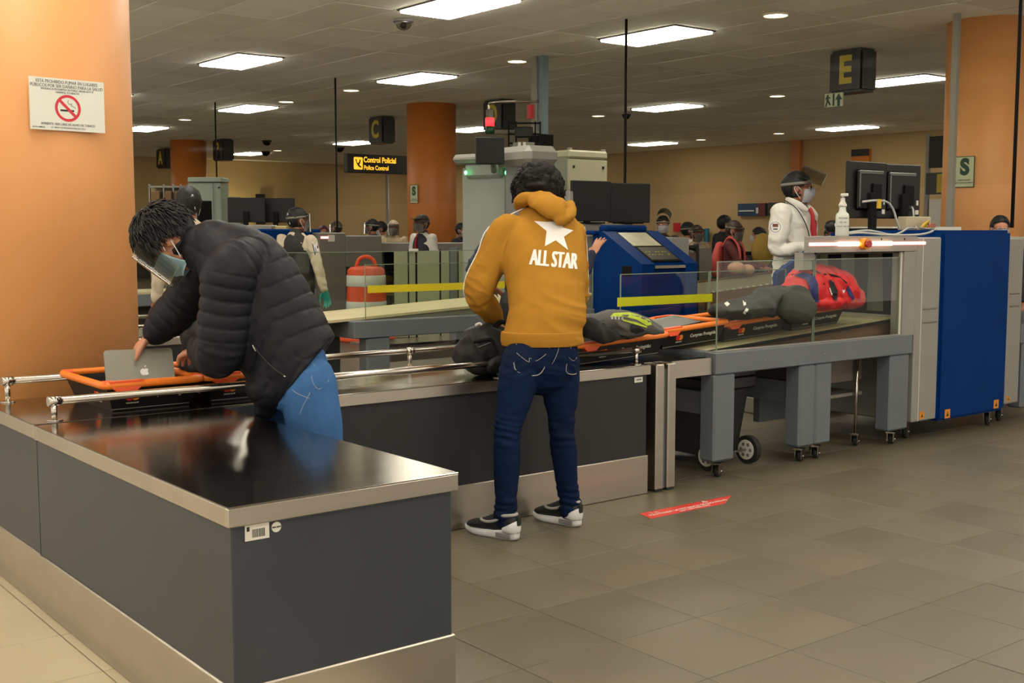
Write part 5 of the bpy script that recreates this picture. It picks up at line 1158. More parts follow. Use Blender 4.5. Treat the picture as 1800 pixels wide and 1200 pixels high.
person('far woman in black coat beside the metal detector left edge', put(810, 18.6), YAW(120), top_h(391, 18.6), SKIN2, VESTM, VESTM, HAIR, hairlong=True, **FAR)
person('far person in dark top with raised face shield behind the blue console', put(1165, 15.4), YAW(180), top_h(378, 15.4), SKIN2, OLIVE, VESTM, HAIR, shield=True, sk_tilt=1.9, **FAR)
person('far person with black hair and shield facing right by the trolley frame', put(1208, 16.0), YAW(75), top_h(389, 16.0), SKIN2, SHIRT, VESTM, HAIR, shield=True, **FAR)
person('far brown-haired person with white mask and shield beside the trolley frame', put(1224, 15.2), YAW(150), top_h(394, 15.2), SKIN2, BEIGE, VESTM, HAIRB, shield=True, **FAR)
person('tall far man in black t-shirt left of the guard with the tie', put(1272, 16.4), YAW(70), top_h(377, 16.4), SKIN2, BLKT, VESTM, HAIR, arms=('down', 'bent'), **FAR)
t, M, H, P, s, A = person('person in maroon top with pink backpack straps unpacking at the rollers', put(1288, 14.0), YAW(115), top_h(386, 14.0), SKIN2, MAROON, VESTM, HAIRB, arms=('reach', 'reach'), shield=True, headpitch=-.25, vox=.013)
for sx in (-1, 1): part('bag_strap', PINK, t, lambda b: loft(b, [(*P(sx*.09, -.10, 1.36), .03, .012), (*P(sx*.10, -.02, 1.475), .032, .012), (*P(sx*.115, .10, 1.38), .032, .012), (*P(sx*.125, .135, 1.2), .03, .012), (*P(sx*.13, .10, 1.02), .02, .01)], side=M.to_3x3()@V((1, 0, 0)), seg=8, n=4))
part('backpack', PINK, t, lambda b: loft(b, [(*P(0, -.19, 1.0), .11, .06), (*P(0, -.20, 1.15), .13, .075), (*P(0, -.17, 1.36), .10, .05)], side=M.to_3x3()@V((1, 0, 0)), seg=16))
t, M, H, P, s, A = person('far person in black with a mustard bag left of the guard with the tie', put(1335, 15.4), YAW(-60), top_h(398, 15.4), SKIN2, BLKT, VESTM, HAIR, **FAR)
part('shoulder_bag', mat('mustard_bag', C(150, 122, 40), .7, 0, .1, 6), t, lambda b: ell(b, at(1340, 440, 14.9), (.16, .12, .22)))
person('far person in brown behind the pump bottle', put(1459, 16.8), YAW(160), top_h(398, 16.8), SKIN2, OLIVE, VESTM, HAIRB, **FAR)
p = at(1305, 474, 13.1); tag(part('tissue_pile', mat('peach_cloth', C(206, 160, 130), .8), None, lambda b: [ell(b, (p.x-.10, p.y, p.z+.02), (.11, .09, .07)), ell(b, (p.x+.08, p.y, p.z+.0), (.09, .08, .06))]), 'pale crumpled cloths on the rollers by the person in maroon', 'cloth')
t, M, H, P, s, A = person('dark-haired woman whose eyes show over the blue scanner at the right edge', put(1757, 10.6), YAW(190), top_h(377, 10.6), SKIN, DKJ, VESTM, HAIR, mask=MASKW, vox=.007, hairlong=True)
# agent in navy behind the man in mustard
t, M, H, P, s, A = person('agent in navy sweater mostly hidden behind the man in mustard, one palm raised', put(938, 8.15), YAW(0), 1.72, SKIN, NAVY, VESTM, HAIR, arms=(((-.41, .0, 1.12), (-.30, .22, 1.0)), ((.34, .12, 1.10), (.41, .20, 1.215))), vox=.008, build=1.25, curl=.12, spr=.2)
# guard with the red tie
stp = put(1408, 9.0)
tag(part('step_platform', GREYD, None, lambda b: box(b, stp[0]-.3, stp[0]+.45, stp[1]-.15, stp[1]+.45, 0, .13, .01)), 'low grey step the guard with the red tie stands on', 'platform')
t, M, H, P, s, A = person('guard in white shirt and red tie with raised face shield at the scanner', (stp[0], stp[1]+.06), YAW(128), 1.725, SKIN2, SHIRT, mat('dark_green_trousers', C(34, 44, 40), .8), HAIR, arms=(((-.27, .0, 1.12), (-.14, .25, 1.05)), ((.30, -.0, 1.11), (.10, .24, 1.13))), shield=True, sk_tilt=1.15, vox=.008, z0=.13, build=1.25, headyaw=.42, hth=.005)
tie(t, P, s, y=.135)
SHG = [c for c in t.children if c.name.startswith('shirt')][0]
def dpx(nm, pts, d, target, m, par, off=.002, cuts=.02):
    q = [at(x, y, d) for x, y in pts]; c = sum(q, V((0, 0, 0)))/len(q); M_ = basis(c, RT, (0, 0, 1)); Mi = M_.inverted()
    cx = sum(x for x, y in pts)/len(pts); cy = sum(y for x, y in pts)/len(pts)
    return decal(nm, [(Mi@v)[:2] for v in q], M_, target, ray(cx, cy), m, par, off, cuts)
pa = circ(11.5, 1363, 399, 28)
o1 = dpx('sleeve_patch', pa, 8.6, SHG, MASKW, t, .0025); dpx('patch_ring', circ(9.7, 1363, 399, 28), 8.6, SHG, INK, t, .0035); dpx('patch_centre', circ(8.8, 1363, 399, 28), 8.6, SHG, WHITE_S, t, .0045)
dpx('patch_emblem', rect(1358, 1368, 393, 399), 8.6, SHG, mat('emblem_brown', C(96, 40, 36), .6), t, .0055); dpx('patch_emblem_lower', rect(1359, 1367, 401, 404), 8.6, SHG, GRAYI, t, .0055)
dpx('chest_badge', [(1430, 386), (1440, 387), (1441, 393), (1432, 393)], 8.6, SHG, mat('badge_maroon', C(140, 34, 44), .6), t, .003); dpx('chest_lettering', [(1433, 396), (1445, 398), (1445, 400), (1433, 398.5)], 8.6, SHG, INK, t, .003)
part('lanyard', INK, t, lambda b: tube(b, [P(.075, -.05, 1.475), P(.10, .06, 1.41), P(.065, .125, 1.28), P(.03, .142, 1.15), P(.0, .150, 1.05)], .004, 6, 5))
part('collar', SHIRT, t, lambda b: [loft(b, [(*P(sx*.0, -.075, 1.475), .022, .006), (*P(sx*.07, -.02, 1.475), .024, .006), (*P(sx*.06, .06, 1.44), .024, .006), (*P(sx*.02, .105, 1.40), .016, .005)], side=V((0, 0, 1)), seg=8, n=4) for sx in (-1, 1)])
part('glasses', BLACK, t, lambda b: [loft(b, [(*(H@(V((sx*.033+.024*math.cos(a), .100-.25*abs(sx*.033+.024*math.cos(a))**1.0*.5, .012+.018*math.sin(a)))*s)), .0024) for a in [k*math.pi/8 for k in range(17)]], seg=5, n=1, cap=False) for sx in (-1, 1)]+[tube(b, [H@(V(q)*s) for q in ((sx*.056, .09, .018), (sx*.076, .05, .02), (sx*.08, -.0, .02))], .0022, 5, 3) for sx in (-1, 1)])
# ------------------------------------------------------------------ man in the mustard hoodie
MUST = mat('mustard_fleece', C(176, 126, 45), .9, 0, .05, 10, .12, 300, spec=.1); JEAN = mat('dark_blue_denim', C(12, 30, 62), .85, 0, .4, 3.2, .2, 220, spec=.1); STITCH = mat('pale_stitching', C(160, 158, 150), .8)
WPRINT = mat('white_print', C(240, 240, 236), .6)
ht_ = thing('person', 'man in mustard hoodie with white star and jeans, back to the camera at the counter', 'person', (3.46, 4.2, 0))
L_ = lambda a, b, t: a+(b-a)*t
anL, anR = V((3.255, 4.185, .09)), V((3.635, 4.175, .09))
knL, knR = at(892, 762, 5.33), at(987, 755, 5.50); hipL, hipR = at(918, 632, 5.40), at(984, 632, 5.50)
pel = at(953, 606, 5.47); wst = at(962, 545, 5.53); cst = at(957, 455, 5.66); ush = at(950, 392, 5.80); nck = at(948, 362, 5.90)
Hh = head_frame(at(945, 349, 5.99), FW*.72-V((0, 0, 1))*.62-RT*.06, V((0, 0, 1))*.72+FW*.62+RT*.05)
shL, shR = at(889, 400, 5.72), at(1003, 404, 5.82); elL, elR = at(842, 512, 5.66), at(1010, 520, 5.95); wrL, wrR = at(872, 566, 5.84), at(962, 590, 6.08)
b = new(); add_head(b, Hh, 1.0)
loft(b, [(*ush, .06), (*nck, .055), (*(Hh@V((0, -.02, -.04))), .055)], seg=14)
loft(b, [(*pel, .13, .09), (*wst, .13, .09), (*cst, .15, .09)], side=RT, seg=14)
for a, e, w_ in ((shL, elL, wrL), (shR, elR, wrR)): loft(b, [(*a, .05), (*e, .042), (*w_, .027)], seg=10)
for a, e, w_ in ((hipL, knL, anL), (hipR, knR, anR)): loft(b, [(*a, .075), (*e, .055), (*w_, .035)], seg=10)
hand(b, wrL+(at(886, 578, 5.9)-wrL).normalized()*.012, at(893, 585, 5.92)-wrL, -FW*.5+V((0, 0, .8)), 1.0, .35, .10, 1)
hand(b, wrR, at(940, 600, 6.15)-wrR, V((0, 0, 1)), 1.0, .5, .1, -1)
obj('body', remesh(b, .0058, None, 2), SKIN, ht_)
hairmesh(Hh, 1.0, HAIRC, ht_, thick=.032, curly=.016, seed=5, back=-.085, vol=(1.22, 1.10, 1.04), su=120, sv=80)
def folds(c, n):
    z = c.z; u = c.dot(RT); w1 = math.exp(-((z-.99)/.13)**2); w2 = math.exp(-((z-1.22)/.12)**2); k = z*26+u*9; arm = math.exp(-((u-elL.dot(RT))/.07)**2)*math.exp(-((z-1.08)/.12)**2)
    return (.0035*nz(c, 6)+.002*nz(c, 17, 4)+w1*.017*(max(0, ridge((u*3.2, c.y*3, k*.55), 3))-.5)*max(.15, min(1, .5+(u-wst.dot(RT))*4))
            +w2*.010*(max(0, ridge((u*9-z*6, c.y*3, z*4), 8))-.5)+arm*.018*(max(0, ridge((u*7, c.y*6, z*20+u*14), 5))-.5))
b = new()
loft(b, [(*at(952, 625, 5.46), .186, .135), (*(pel-V((0, 0, .0))), .188, .135), (*at(958, 575, 5.50), .184, .138), (*wst, .180, .135), (*at(960, 500, 5.60), .190, .135), (*cst, .205, .13), (*at(953, 415, 5.73), .195, .115), (*ush, .13, .09), (*nck, .075, .075)], side=RT, seg=30)
for a, e, w_, sg in ((shL, elL, wrL, -1), (shR, elR, wrR, 1)):
    loft(b, [(*(a-RT*sg*.05-UPV*.02), .066), (*(a-UPV*.01), .074), (*L_(a, e, .5), .075), (*e, .070), (*L_(e, w_, .5), .062), (*L_(e, w_, .8), .052), (*(w_-(w_-e).normalized()*.02), .042)], seg=20)
hd = obj('hoodie', remesh(b, .0062, folds, 9, cut=[(at(952, 605, 5.47), V((0, 0, -1)))]), MUST, ht_)
part('hem_band', MUST, hd, lambda bb: loft(bb, [(*at(952, 606, 5.47), .186, .135), (*at(952, 596, 5.47), .191, .139), (*at(952, 584, 5.47), .189, .138), (*at(952, 582, 5.47), .184, .134)], side=RT, seg=32, cap=False))
part('cuff', MUST, hd, lambda bb: loft(bb, [(*L_(elL, wrL, .74), .050), (*L_(elL, wrL, .97), .041)], seg=20, cap=False))
hb = new()
rollp = [(at(912, 362, 5.84), .028), (at(918, 352, 5.78), .034), (at(938, 347, 5.73), .032), (at(962, 352, 5.70), .038), (at(985, 366, 5.71), .042), (at(1001, 368, 5.80), .034), (at(1003, 360, 5.92), .028)]
loft(hb, [(*p, r) for p, r in rollp], seg=16)
loft(hb, [(*at(918, 352, 5.80), .024, .035), (*at(948, 347, 5.77), .028, .045), (*at(982, 356, 5.80), .026, .04)], seg=14)
loft(hb, [(*at(952, 352, 5.72), .075, .04), (*at(968, 362, 5.65), .072, .038), (*at(981, 378, 5.61), .042, .030), (*at(987, 391, 5.61), .018, .014)], side=RT, seg=20)
loft(hb, [(*at(1006, 368, 5.76), .026), (*at(998, 379, 5.66), .032), (*at(984, 388, 5.60), .028)], seg=12)
obj('hood', remesh(hb, .0062, lambda c, n: .007*(max(0, ridge((c.dot(RT)*7+c.z*9, c.y*4, c.z*13-c.dot(RT)*10), 4))-.5)+.002*nz(c, 20), 3), MUST, hd)
star = [(934, 386), (958.5, 388), (972, 387), (985, 371), (991, 399), (1012, 404.7), (993, 417), (1001, 442.6), (977, 424), (955.7, 435.5), (959, 406)]
dpx('star_print', star, 5.0, hd, WPRINT, hd, .0022, .012)
cu = textmesh('ALL STAR', .104, 0, sx=.50)
for i, (dx, dy) in enumerate(((0, 0), (.0025, 0), (-.0025, 0), (.005, 0))):
    mm = cu.copy(); decal('star_lettering', mm, basis(at(979.5, 461, 5.1)+RT*dx, RT*math.cos(.10)-V((0, 0, 1))*math.sin(.10), (0, 0, 1)), hd, FW, WPRINT, hd, .0022+.0002*i, .014)
def surf_tube(nm, pxs, d, target, r, m, par, off=.001):
    t_ = bvh_of(target); P = []
    for x, y in pxs:
        p = at(x, y, d); h = t_.ray_cast(p, ray(x, y).normalized(), 3)[0]
        if h is None: h = t_.find_nearest(at(x, y, d+.8))[0]
        P.append(h-FW*off)
    return part(nm, m, par, lambda bb: tube(bb, P, r, 6, 4))
def near_tube(nm, pts, target, r, m, par):
    t_ = bvh_of(target); P = [t_.find_nearest(p)[0] for p in pts]; return part(nm, m, par, lambda bb: tube(bb, P, r, 6, 4))
near_tube('white_piping', [at(900, 366, 5.75)-V((0, 0, -.1)), at(872, 385, 5.70)-RT*.1, at(852, 430, 5.68)-RT*.12, at(835, 470, 5.65)-RT*.12, at(822, 512, 5.63)-RT*.12, at(828, 545, 5.7)-RT*.1], hd, .0035, WPRINT, hd)
near_tube('white_piping', [at(1015, 385, 5.8)+RT*.1, at(1030, 430, 5.85)+RT*.1, at(1036, 480, 5.9)+RT*.1, at(1036, 540, 5.9)+RT*.1], hd, .0035, WPRINT, hd)
surf_tube('shoulder_seam', [(905, 378), (897, 410), (886, 445), (886, 480)], 5.0, hd, .0016, mat('mustard_seam', C(160, 104, 22), .9), hd, -.0005)
b = new()
loft(b, [(*(pel+V((0, 0, .04))), .165, .115), (*at(951, 622, 5.46), .175, .125), (*at(951, 650, 5.47), .17, .12)], side=RT, seg=26)
for hp, kn, an, d0 in ((hipL, knL, anL, .02), (hipR, knR, anR, .0)):
    loft(b, [(*hp, .096), (*L_(hp, kn, .35), .090), (*L_(hp, kn, .75), .070), (*kn, .062), (*L_(kn, an, .3), .062), (*L_(kn, an, .7), .052), (*(an+V((0, .0, .03))), .051), (*(an+V((0, 0, -.01))), .054)], seg=22)
def jfold(c, n):
    z = c.z; k = math.exp(-((z-.48)/.10)**2)+1.3*math.exp(-((z-.13)/.07)**2)+.7*math.exp(-((z-.76)/.06)**2)
    return .003*nz(c, 9)+k*.009*(abs(noise.noise(V((c.x*9, c.y*9, z*38))))-.2)+k*.003*math.sin(z*110+nz(c, 6)*14+c.x*30)+.002*nz(c, 30)
jn = obj('jeans', remesh(b, .0065, jfold, 2), JEAN, ht_)
for pts in ([(908, 604), (905, 648), (938, 660), (956, 648), (967, 606)], [(1004, 608), (995, 652), (1013, 656), (1020, 630)]): surf_tube('pocket_seam', pts, 5.0, jn, .0022, STITCH, jn)
for pts in ([(908, 620), (920, 630), (930, 636), (931, 629), (943, 634), (960, 622)], [(1000, 628), (1008, 634), (1014, 628)], [(985, 602), (978, 625), (970, 640)]): surf_tube('pocket_stitch', pts, 5.0, jn, .0014, STITCH, jn)
SHB = mat('sneaker_black', C(26, 26, 28), .6, 0, .1, 20, .1, 200); SHW = mat('sneaker_white', C(226, 226, 226), .5); SHG2 = mat('sneaker_grey', C(170, 168, 164), .6)
for i, (he, to) in enumerate((((3.262, 4.105, 0), (3.195, 4.40, 0)), ((3.645, 4.115, 0), (3.605, 4.40, 0)))):
    o, Ms, Ls = sneaker(ht_, he, to, SHB, SHW); o['label'] = 'black and white running shoe'
    part('heel_counter', SHW, o, lambda b: loft(b, [(*(Ms@V((.055, .037, .050))), .010, .006), (*(Ms@V((.018, .034, .056))), .022, .007), (*(Ms@V((-.004, .0, .064))), .030, .007), (*(Ms@V((.018, -.034, .056))), .022, .007), (*(Ms@V((.055, -.037, .050))), .010, .006)], side=V((0, 0, 1)), seg=10))
    part('collar_lining', SHG2, o, lambda b: loft(b, [(*(Ms@V((.060+.048*math.cos(a), .035*math.sin(a), .112-.006*math.cos(a)))), .008) for a in [k*math.pi/6 for k in range(13)]], seg=8, n=2, cap=False))
    part('side_overlay', SHG2, o, lambda b: [tube(b, [Ms@V(q) for q in ((.07, sd*.038, .098), (.11, sd*.041, .082), (.145, sd*.040, .074), (.18, sd*.036, .074), (.20, sd*.020, .078))], .007, 8, 4) for sd in (-1, 1)])
    for sd in (-1, 1): part('air_window', mat('clear_grey_window', C(140, 142, 146), .15), o, lambda b: box(b, .012, .10, sd*.037-.003, sd*.037+.003, .012, .032, .003, Ms))
    part('laces', INK, o, lambda b: [tube(b, [Ms@V((.115+k*.02, -.022, .102-.008*k)), Ms@V((.12+k*.02, 0, .112-.009*k)), Ms@V((.115+k*.02, .022, .102-.008*k))], .0035, 6, 3) for k in range(5)])
    part('heel_tab', INK, o, lambda b: box(b, -.014, -.002, -.012, .012, .07, .115, .004, Ms))
    if i == 0: 
        sw = [(-.036, .004), (-.030, -.006), (-.016, -.010), (.0, -.006), (.036, .010), (.004, -.001), (-.012, -.004), (-.022, -.002), (-.027, .008), (-.024, .018)]
    sw_px = [(849, 929), (848, 934), (851, 937.5), (857, 936.5), (866, 933.5), (856, 933.8), (852, 932.5), (851.5, 929)] if i == 0 else [(981, 909), (982, 911), (986, 911), (990, 908), (984, 909.5)]
    dpx('side_mark', sw_px, 4.6, o, mat('mark_orange', C(240, 160, 30), .5) if i == 0 else WPRINT, o, .002, .01)
part('ankle_sock', mat('ankle_skin', C(168, 110, 84), .6), ht_, lambda b: [cyl(b, anL-V((0, 0, .03)), anL+V((0, 0, .03)), .036, 14), cyl(b, anR-V((0, 0, .03)), anR+V((0, 0, .03)), .036, 14)])
shg = part('face_shield', SHIELD, ht_, lambda b: [prism(b, [(0, 0), (.09, -.01), (.085, .05), (.01, .06)], .0015, basis(at(987, 353, 6.08), RT*.6+FW*.6, (0, 0, 1)))])
# ------------------------------------------------------------------ bending man in the black padded jacket
JK = mat('black_padded_nylon', C(23, 24, 32), .55, 0, .08, 12, .12, 70, spec=.2); JB = mat('light_blue_denim', C(66, 108, 160), .85, 0, .16, 7, .2, 200, spec=.1)
jt = thing('person', 'man in black padded jacket and blue face mask bending over the trays', 'person', (2.3, 4.05, 0))
F1 = -RT; UPZ = V((0, 0, 1))
d0 = 4.55
Hj = head_frame(at(302, 426, 4.62), F1*.46-UPZ*.88+FW*.0, F1*.86+UPZ*.5)
nk = at(348, 428, 4.60); sh_c = at(378, 436, 4.60)
sN, sF = at(405, 478, 4.43), at(365, 470, 4.78); eN, wN = at(388, 612, 4.42), at(352, 612, 4.68); eF, wF = at(320, 535, 4.84), at(272, 586, 4.84)
hN, hF = at(540, 672, 4.50), at(505, 668, 4.68)
fN, fF = V((2.33, 3.98, .09)), V((2.30, 4.20, .09)); kN, kF = V((hN.x*.5+fN.x*.5-.03, hN.y*.5+fN.y*.5+.0, .45)), V((hF.x*.5+fF.x*.5-.03, hF.y*.5+fF.y*.5+.02, .45))
b = new(); add_head(b, Hj, 1.0)
loft(b, [(*sh_c, .065), (*nk, .06), (*(Hj@V((0, -.03, -.03))), .06)], seg=14); loft(b, [(*at(515, 640, 4.58), .12, .1), (*at(450, 540, 4.6), .12, .12), (*sh_c, .1, .1)], side=FW, seg=14)
for a, e, w_ in ((sN, eN, wN), (sF, eF, wF)): loft(b, [(*a, .05), (*e, .042), (*w_, .028)], seg=10)
for a, e, w_ in ((hN, kN, fN), (hF, kF, fF)): loft(b, [(*a, .08), (*e, .055), (*w_, .035)], seg=10)
# far hand pinches the laptop lid: fingers over the back, thumb in front
hand(b, wF+(at(248, 603, 4.84)-wF).normalized()*.01, at(243, 610, 4.845)-wF, -FW*.35+UPZ*.8, .98, .55, .10, 1)
loft(b, [(*at(254, 600, 4.80), .013), (*at(246, 615, 4.77), .012), (*at(240, 631, 4.765), .010)], seg=10)
hand(b, wN, at(330, 620, 4.76)-wN, UPZ, .98, .5, .1, -1)
obj('body', remesh(b, .0056, None, 2), SKIN, jt)
hairmesh(Hj, 1.0, HAIR, jt, thick=.026, seed=3, back=-.06, locks=1500, line=.05, vol=(1.07, 1.06, 1.08), su=120, sv=80)
SP = [at(560, 700, 4.57), at(520, 640, 4.57), at(472, 560, 4.60), at(430, 487, 4.60), at(392, 450, 4.60), at(355, 432, 4.60)]
SR = [(.165, .172), (.185, .18), (.20, .19), (.19, .18), (.145, .15), (.085, .09)]
b = new(); loft(b, [(*p, r[1], r[0]) for p, r in zip(SP, SR)], side=FW, seg=34)
loft(b, [(*at(500, 640, 4.56), .17, .14), (*at(478, 690, 4.56), .15, .11), (*at(468, 716, 4.56), .07, .05)], side=FW, seg=24)
loft(b, [(*at(376, 430, 4.60), .10, .10), (*at(362, 444, 4.60), .088, .09)], side=FW, seg=20)
loft(b, [(*at(430, 455, 4.50), .09), (*sN, .105), (*L_(sN, eN, .35), .100), (*L_(sN, eN, .8), .100), (*eN, .092), (*at(380, 628, 4.50), .082), (*L_(eN, wN, .75), .072), (*wN, .05)], seg=24)
loft(b, [(*at(390, 455, 4.70), .10), (*sF, .100), (*L_(sF, eF, .5), .092), (*eF, .086), (*L_(eF, wF, .6), .078), (*(wF-(wF-eF).normalized()*.01), .058)], seg=22)
ARM = [([at(430, 455, 4.50), sN, L_(sN, eN, .5), eN, at(376, 632, 4.52), wN], .10), ([at(390, 455, 4.70), sF, L_(sF, eF, .5), eF, wF], .09)]
def quilt(c, n):
    best = None
    def on(path, R, kind):
        nonlocal best; acc = 0
        for i in range(len(path)-1):
            a, q = path[i], path[i+1]; ab = q-a; t = max(0, min(1, (c-a).dot(ab)/ab.dot(ab))); p = a+ab*t; dd = (c-p).length/R
            if best is None or dd < best[0]: best = (dd, acc+ab.length*t, kind, (c-p), ab.normalized())
            acc += ab.length
    on(SP[:5], .185, 't')
    for path, R in ARM: on(path, R, 'a')
    on([at(500, 640, 4.56), at(478, 690, 4.56), at(468, 716, 4.56)], .14, 'f')
    dd, s_, k, off, ax = best
    if k == 't':
        side = off.dot(-FW)/.18; bk = off.dot(UPZ+RT*.6)/.2
        ss = s_+.10*abs(max(-.1, .35-bk))+.02*nz(c, 3); per = .080
    elif k == 'a': ss = s_+.012*nz(c, 5); per = .050
    else: ss = s_*.6+off.dot(RT)*.7; per = .075
    g = abs(math.sin(math.pi*ss/per)); q = g**.33
    return .0095*(q-.8)+.0035*nz(c, 26)*(1 if g < .6 else .4)+.003*nz(c, 9, 5)
HN = (at(580, 600, 4.57)-at(476, 733, 4.57)).normalized().cross(FW); HN = HN if HN.dot(RT) > 0 else -HN
jo = obj('padded_jacket', remesh(b, .0062, quilt, 2, cut=[(at(528, 667, 4.57), HN)]), JK, jt)
part('collar', JK, jo, lambda bb: loft(bb, [(*(at(362, 436, 4.60)+FW*.082*math.sin(a)+((at(362, 395, 4.6)-at(340, 500, 4.6)).normalized())*(.098*math.cos(a)-.01)), .022, .012) for a in [k*math.pi/9 for k in range(19)]], side=(at(345, 430, 4.6)-at(370, 440, 4.6)), seg=10, n=2, cap=False))
surf_tube('pocket_zip', [(444, 606), (462, 628), (482, 648), (501, 661)], 3.6, jo, .0035, INK, jo, .001)
surf_tube('zip_pull', [(444, 606), (447, 612), (450, 617)], 3.6, jo, .003, CHROME, jo, .004); surf_tube('zip_end', [(499, 660), (502, 662)], 3.6, jo, .003, CHROME, jo, .003)
b = new()
loft(b, [(*at(515, 628, 4.58), .135, .125), (*at(520, 660, 4.58), .155, .135), (*at(515, 700, 4.58), .155, .135)], side=FW, seg=26, ck=.4)
for hp, kn, an in ((hN, kN, fN), (hF, kF, fF)): loft(b, [(*hp, .112), (*L_(hp, kn, .4), .108), (*kn, .088), (*L_(kn, an, .5), .082), (*(an+V((0, 0, -.02))), .085)], seg=20)
jj = obj('jeans', remesh(b, .007, lambda c, n: .004*nz(c, 8)+.004*math.sin(c.z*70+nz(c, 4)*6+c.x*30)*max(0, nz(c, 3, 5)+.2), 2), JB, jt)
for pts in ([(553, 640), (548, 665), (560, 684), (578, 668)], [(500, 668), (520, 690), (545, 700)], [(545, 690), (530, 720), (515, 760)]): surf_tube('pocket_stitch', pts, 3.6, jj, .0018, mat('denim_stitch', C(130, 150, 176), .8), jj)
for he, to in (((2.40, 3.90, 0), (2.18, 4.08, 0)), ((2.38, 4.14, 0), (2.16, 4.32, 0))): sneaker(jt, he, to, SHB, SHW)
mk = mask_on(Hj, 1.04, MASKB, jt)
sho = shield_on(Hj, 1.0, jt, tilt=.12, drop=.17, rb=.118, band=mat('grey_foam_band', C(58, 58, 62), .8), top=.075)
part('cuff', JK, jo, lambda bb: loft(bb, [(*L_(eF, wF, .86), .060), (*L_(eF, wF, 1.0), .053)], seg=18, cap=False))
# ------------------------------------------------------------------ laptop in the hand
LM = basis(at(246, 652, 4.79), RT*.90+FW*.42, UPZ*.80+FW*.34+RT*-.28)
lpt = thing('laptop', 'silver closed laptop being lifted out of the left tray', 'laptop', at(250, 668, 4.80))
ALU = mat('silver_aluminium', C(132, 130, 118), .5, .35, .03, 4)
a_, b2 = .135, .095
def rrect(w_, h_, r, n=5):
    P = []
    for cx, cy, s0 in ((w_-r, h_-r, 0), (-w_+r, h_-r, 90), (-w_+r, -h_+r, 180), (w_-r, -h_+r, 270)):
        for k in range(n+1): P.append((cx+r*math.cos(math.radians(s0+90*k/n)), cy+r*math.sin(math.radians(s0+90*k/n))))
    return P
part('lid', ALU, lpt, lambda b: prism(b, rrect(a_, b2, .012), .006, LM)); part('base', ALU, lpt, lambda b: prism(b, rrect(a_, b2, .012), .009, LM@Matrix.Translation((0, 0, -.0105)))); part('hinge_gap', BLACKM, lpt, lambda b: prism(b, rrect(a_-.004, b2-.004, .01), .0022, LM@Matrix.Translation((0, 0, -.0018))))
apple = []
for k in range(40):
    a = 2*math.pi*k/40; r = .017*(1+.05*math.cos(2*a)); x, y = r*math.cos(a), r*math.sin(a)*1.0
    y -= .004*math.exp(-(x/.005)**2) if y > 0 else -.0025*math.exp(-(x/.004)**2)
    if math.hypot(x-.021, y-.001) < .0095: q = math.atan2(y-.001, x-.021); x, y = .021+.0095*math.cos(q), .001+.0095*math.sin(q)
    apple.append((x, y))
flat('lid_emblem', apple, LM@Matrix.Translation((.018, -.006, .006)), WPRINT, lpt, .0005); flat('emblem_leaf', [(0, 0), (.004, .002), (.008, .009), (.003, .008)], LM@Matrix.Translation((.018, .013, .006)), WPRINT, lpt, .0005)
# ------------------------------------------------------------------ bags and coats
def lump(nm, lab, cat, m, shapes, vox=.008, fn=None, group=None):
    b = new(); shapes(b); o = obj(nm, remesh(b, vox, fn or (lambda c, n: .006*nz(c, 12)+.003*nz(c, 28)+.014*(max(0, ridge((c.x*11+c.z*4, c.y*11, c.z*9), 2))-.5)), 2), m); tag(o, lab, cat, group); return o
BAGB = mat('black_bag_nylon', C(17, 17, 19), .65, 0, .15, 12, .2, 80)
bz = .70
o = lump('backpack', 'black duffel backpack on the counter under the hand of the man in mustard', 'bag', BAGB, lambda b: [loft(b, [(*(at(822, 622, 5.72)), .07, .085), (*(at(842, 612, 5.72)), .115, .10), (*(at(866, 612, 5.76)), .115, .11), (*(at(888, 618, 5.84)), .10, .10), (*(at(902, 628, 5.9)), .08, .08)], side=UPZ, seg=20), ell(b, at(860, 640, 5.76), (.14, .11, .05))])
near_tube('strap', [at(812, 600, 5.5), at(835, 585, 5.45), at(862, 590, 5.45), at(880, 612, 5.5)], o, .008, BLACKM, o); near_tube('zip', [at(815, 620, 5.4), at(840, 604, 5.4), at(870, 610, 5.4)], o, .003, GRAYI, o)
part('handle', BLACKM, o, lambda b: tube(b, [at(868, 575, 5.72), at(880, 566, 5.74), at(893, 568, 5.78), at(896, 580, 5.8)], .012, 8, 5)); part('white_tag', WPRINT, o, lambda b: tube(b, [at(836, 571, 5.64), at(843, 568, 5.66), at(847, 571, 5.66)], .006, 6, 3))
o = lump('pouch', 'small black bag lying beside the duffel near the front rail', 'bag', BAGB, lambda b: [ell(b, at(880, 640, 5.62), (.08, .05, .045))])
o = lump('backpack', 'black backpack slumped in the second tray under the arm of the bending man', 'bag', BAGB, lambda b: [loft(b, [(*at(392, 648, 4.98), .09, .09), (*at(368, 615, 5.02), .12, .11), (*at(345, 575, 5.05), .08, .07)], side=FW, seg=18), ell(b, at(372, 640, 4.96), (.14, .14, .06))])
near_tube('strap', [at(352, 575, 4.8), at(330, 610, 4.8), at(345, 640, 4.8)], o, .009, BLACKM, o)
JG = mat('grey_jacket_fabric', C(84, 84, 80), .8, 0, .1, 12, .2, 70); JD = mat('charcoal_jacket', C(30, 29, 30), .8, 0, .12, 12, .2, 70); LIME = mat('lime_fabric', C(168, 190, 30), .7, 0, .08, 12)
T1z = .78
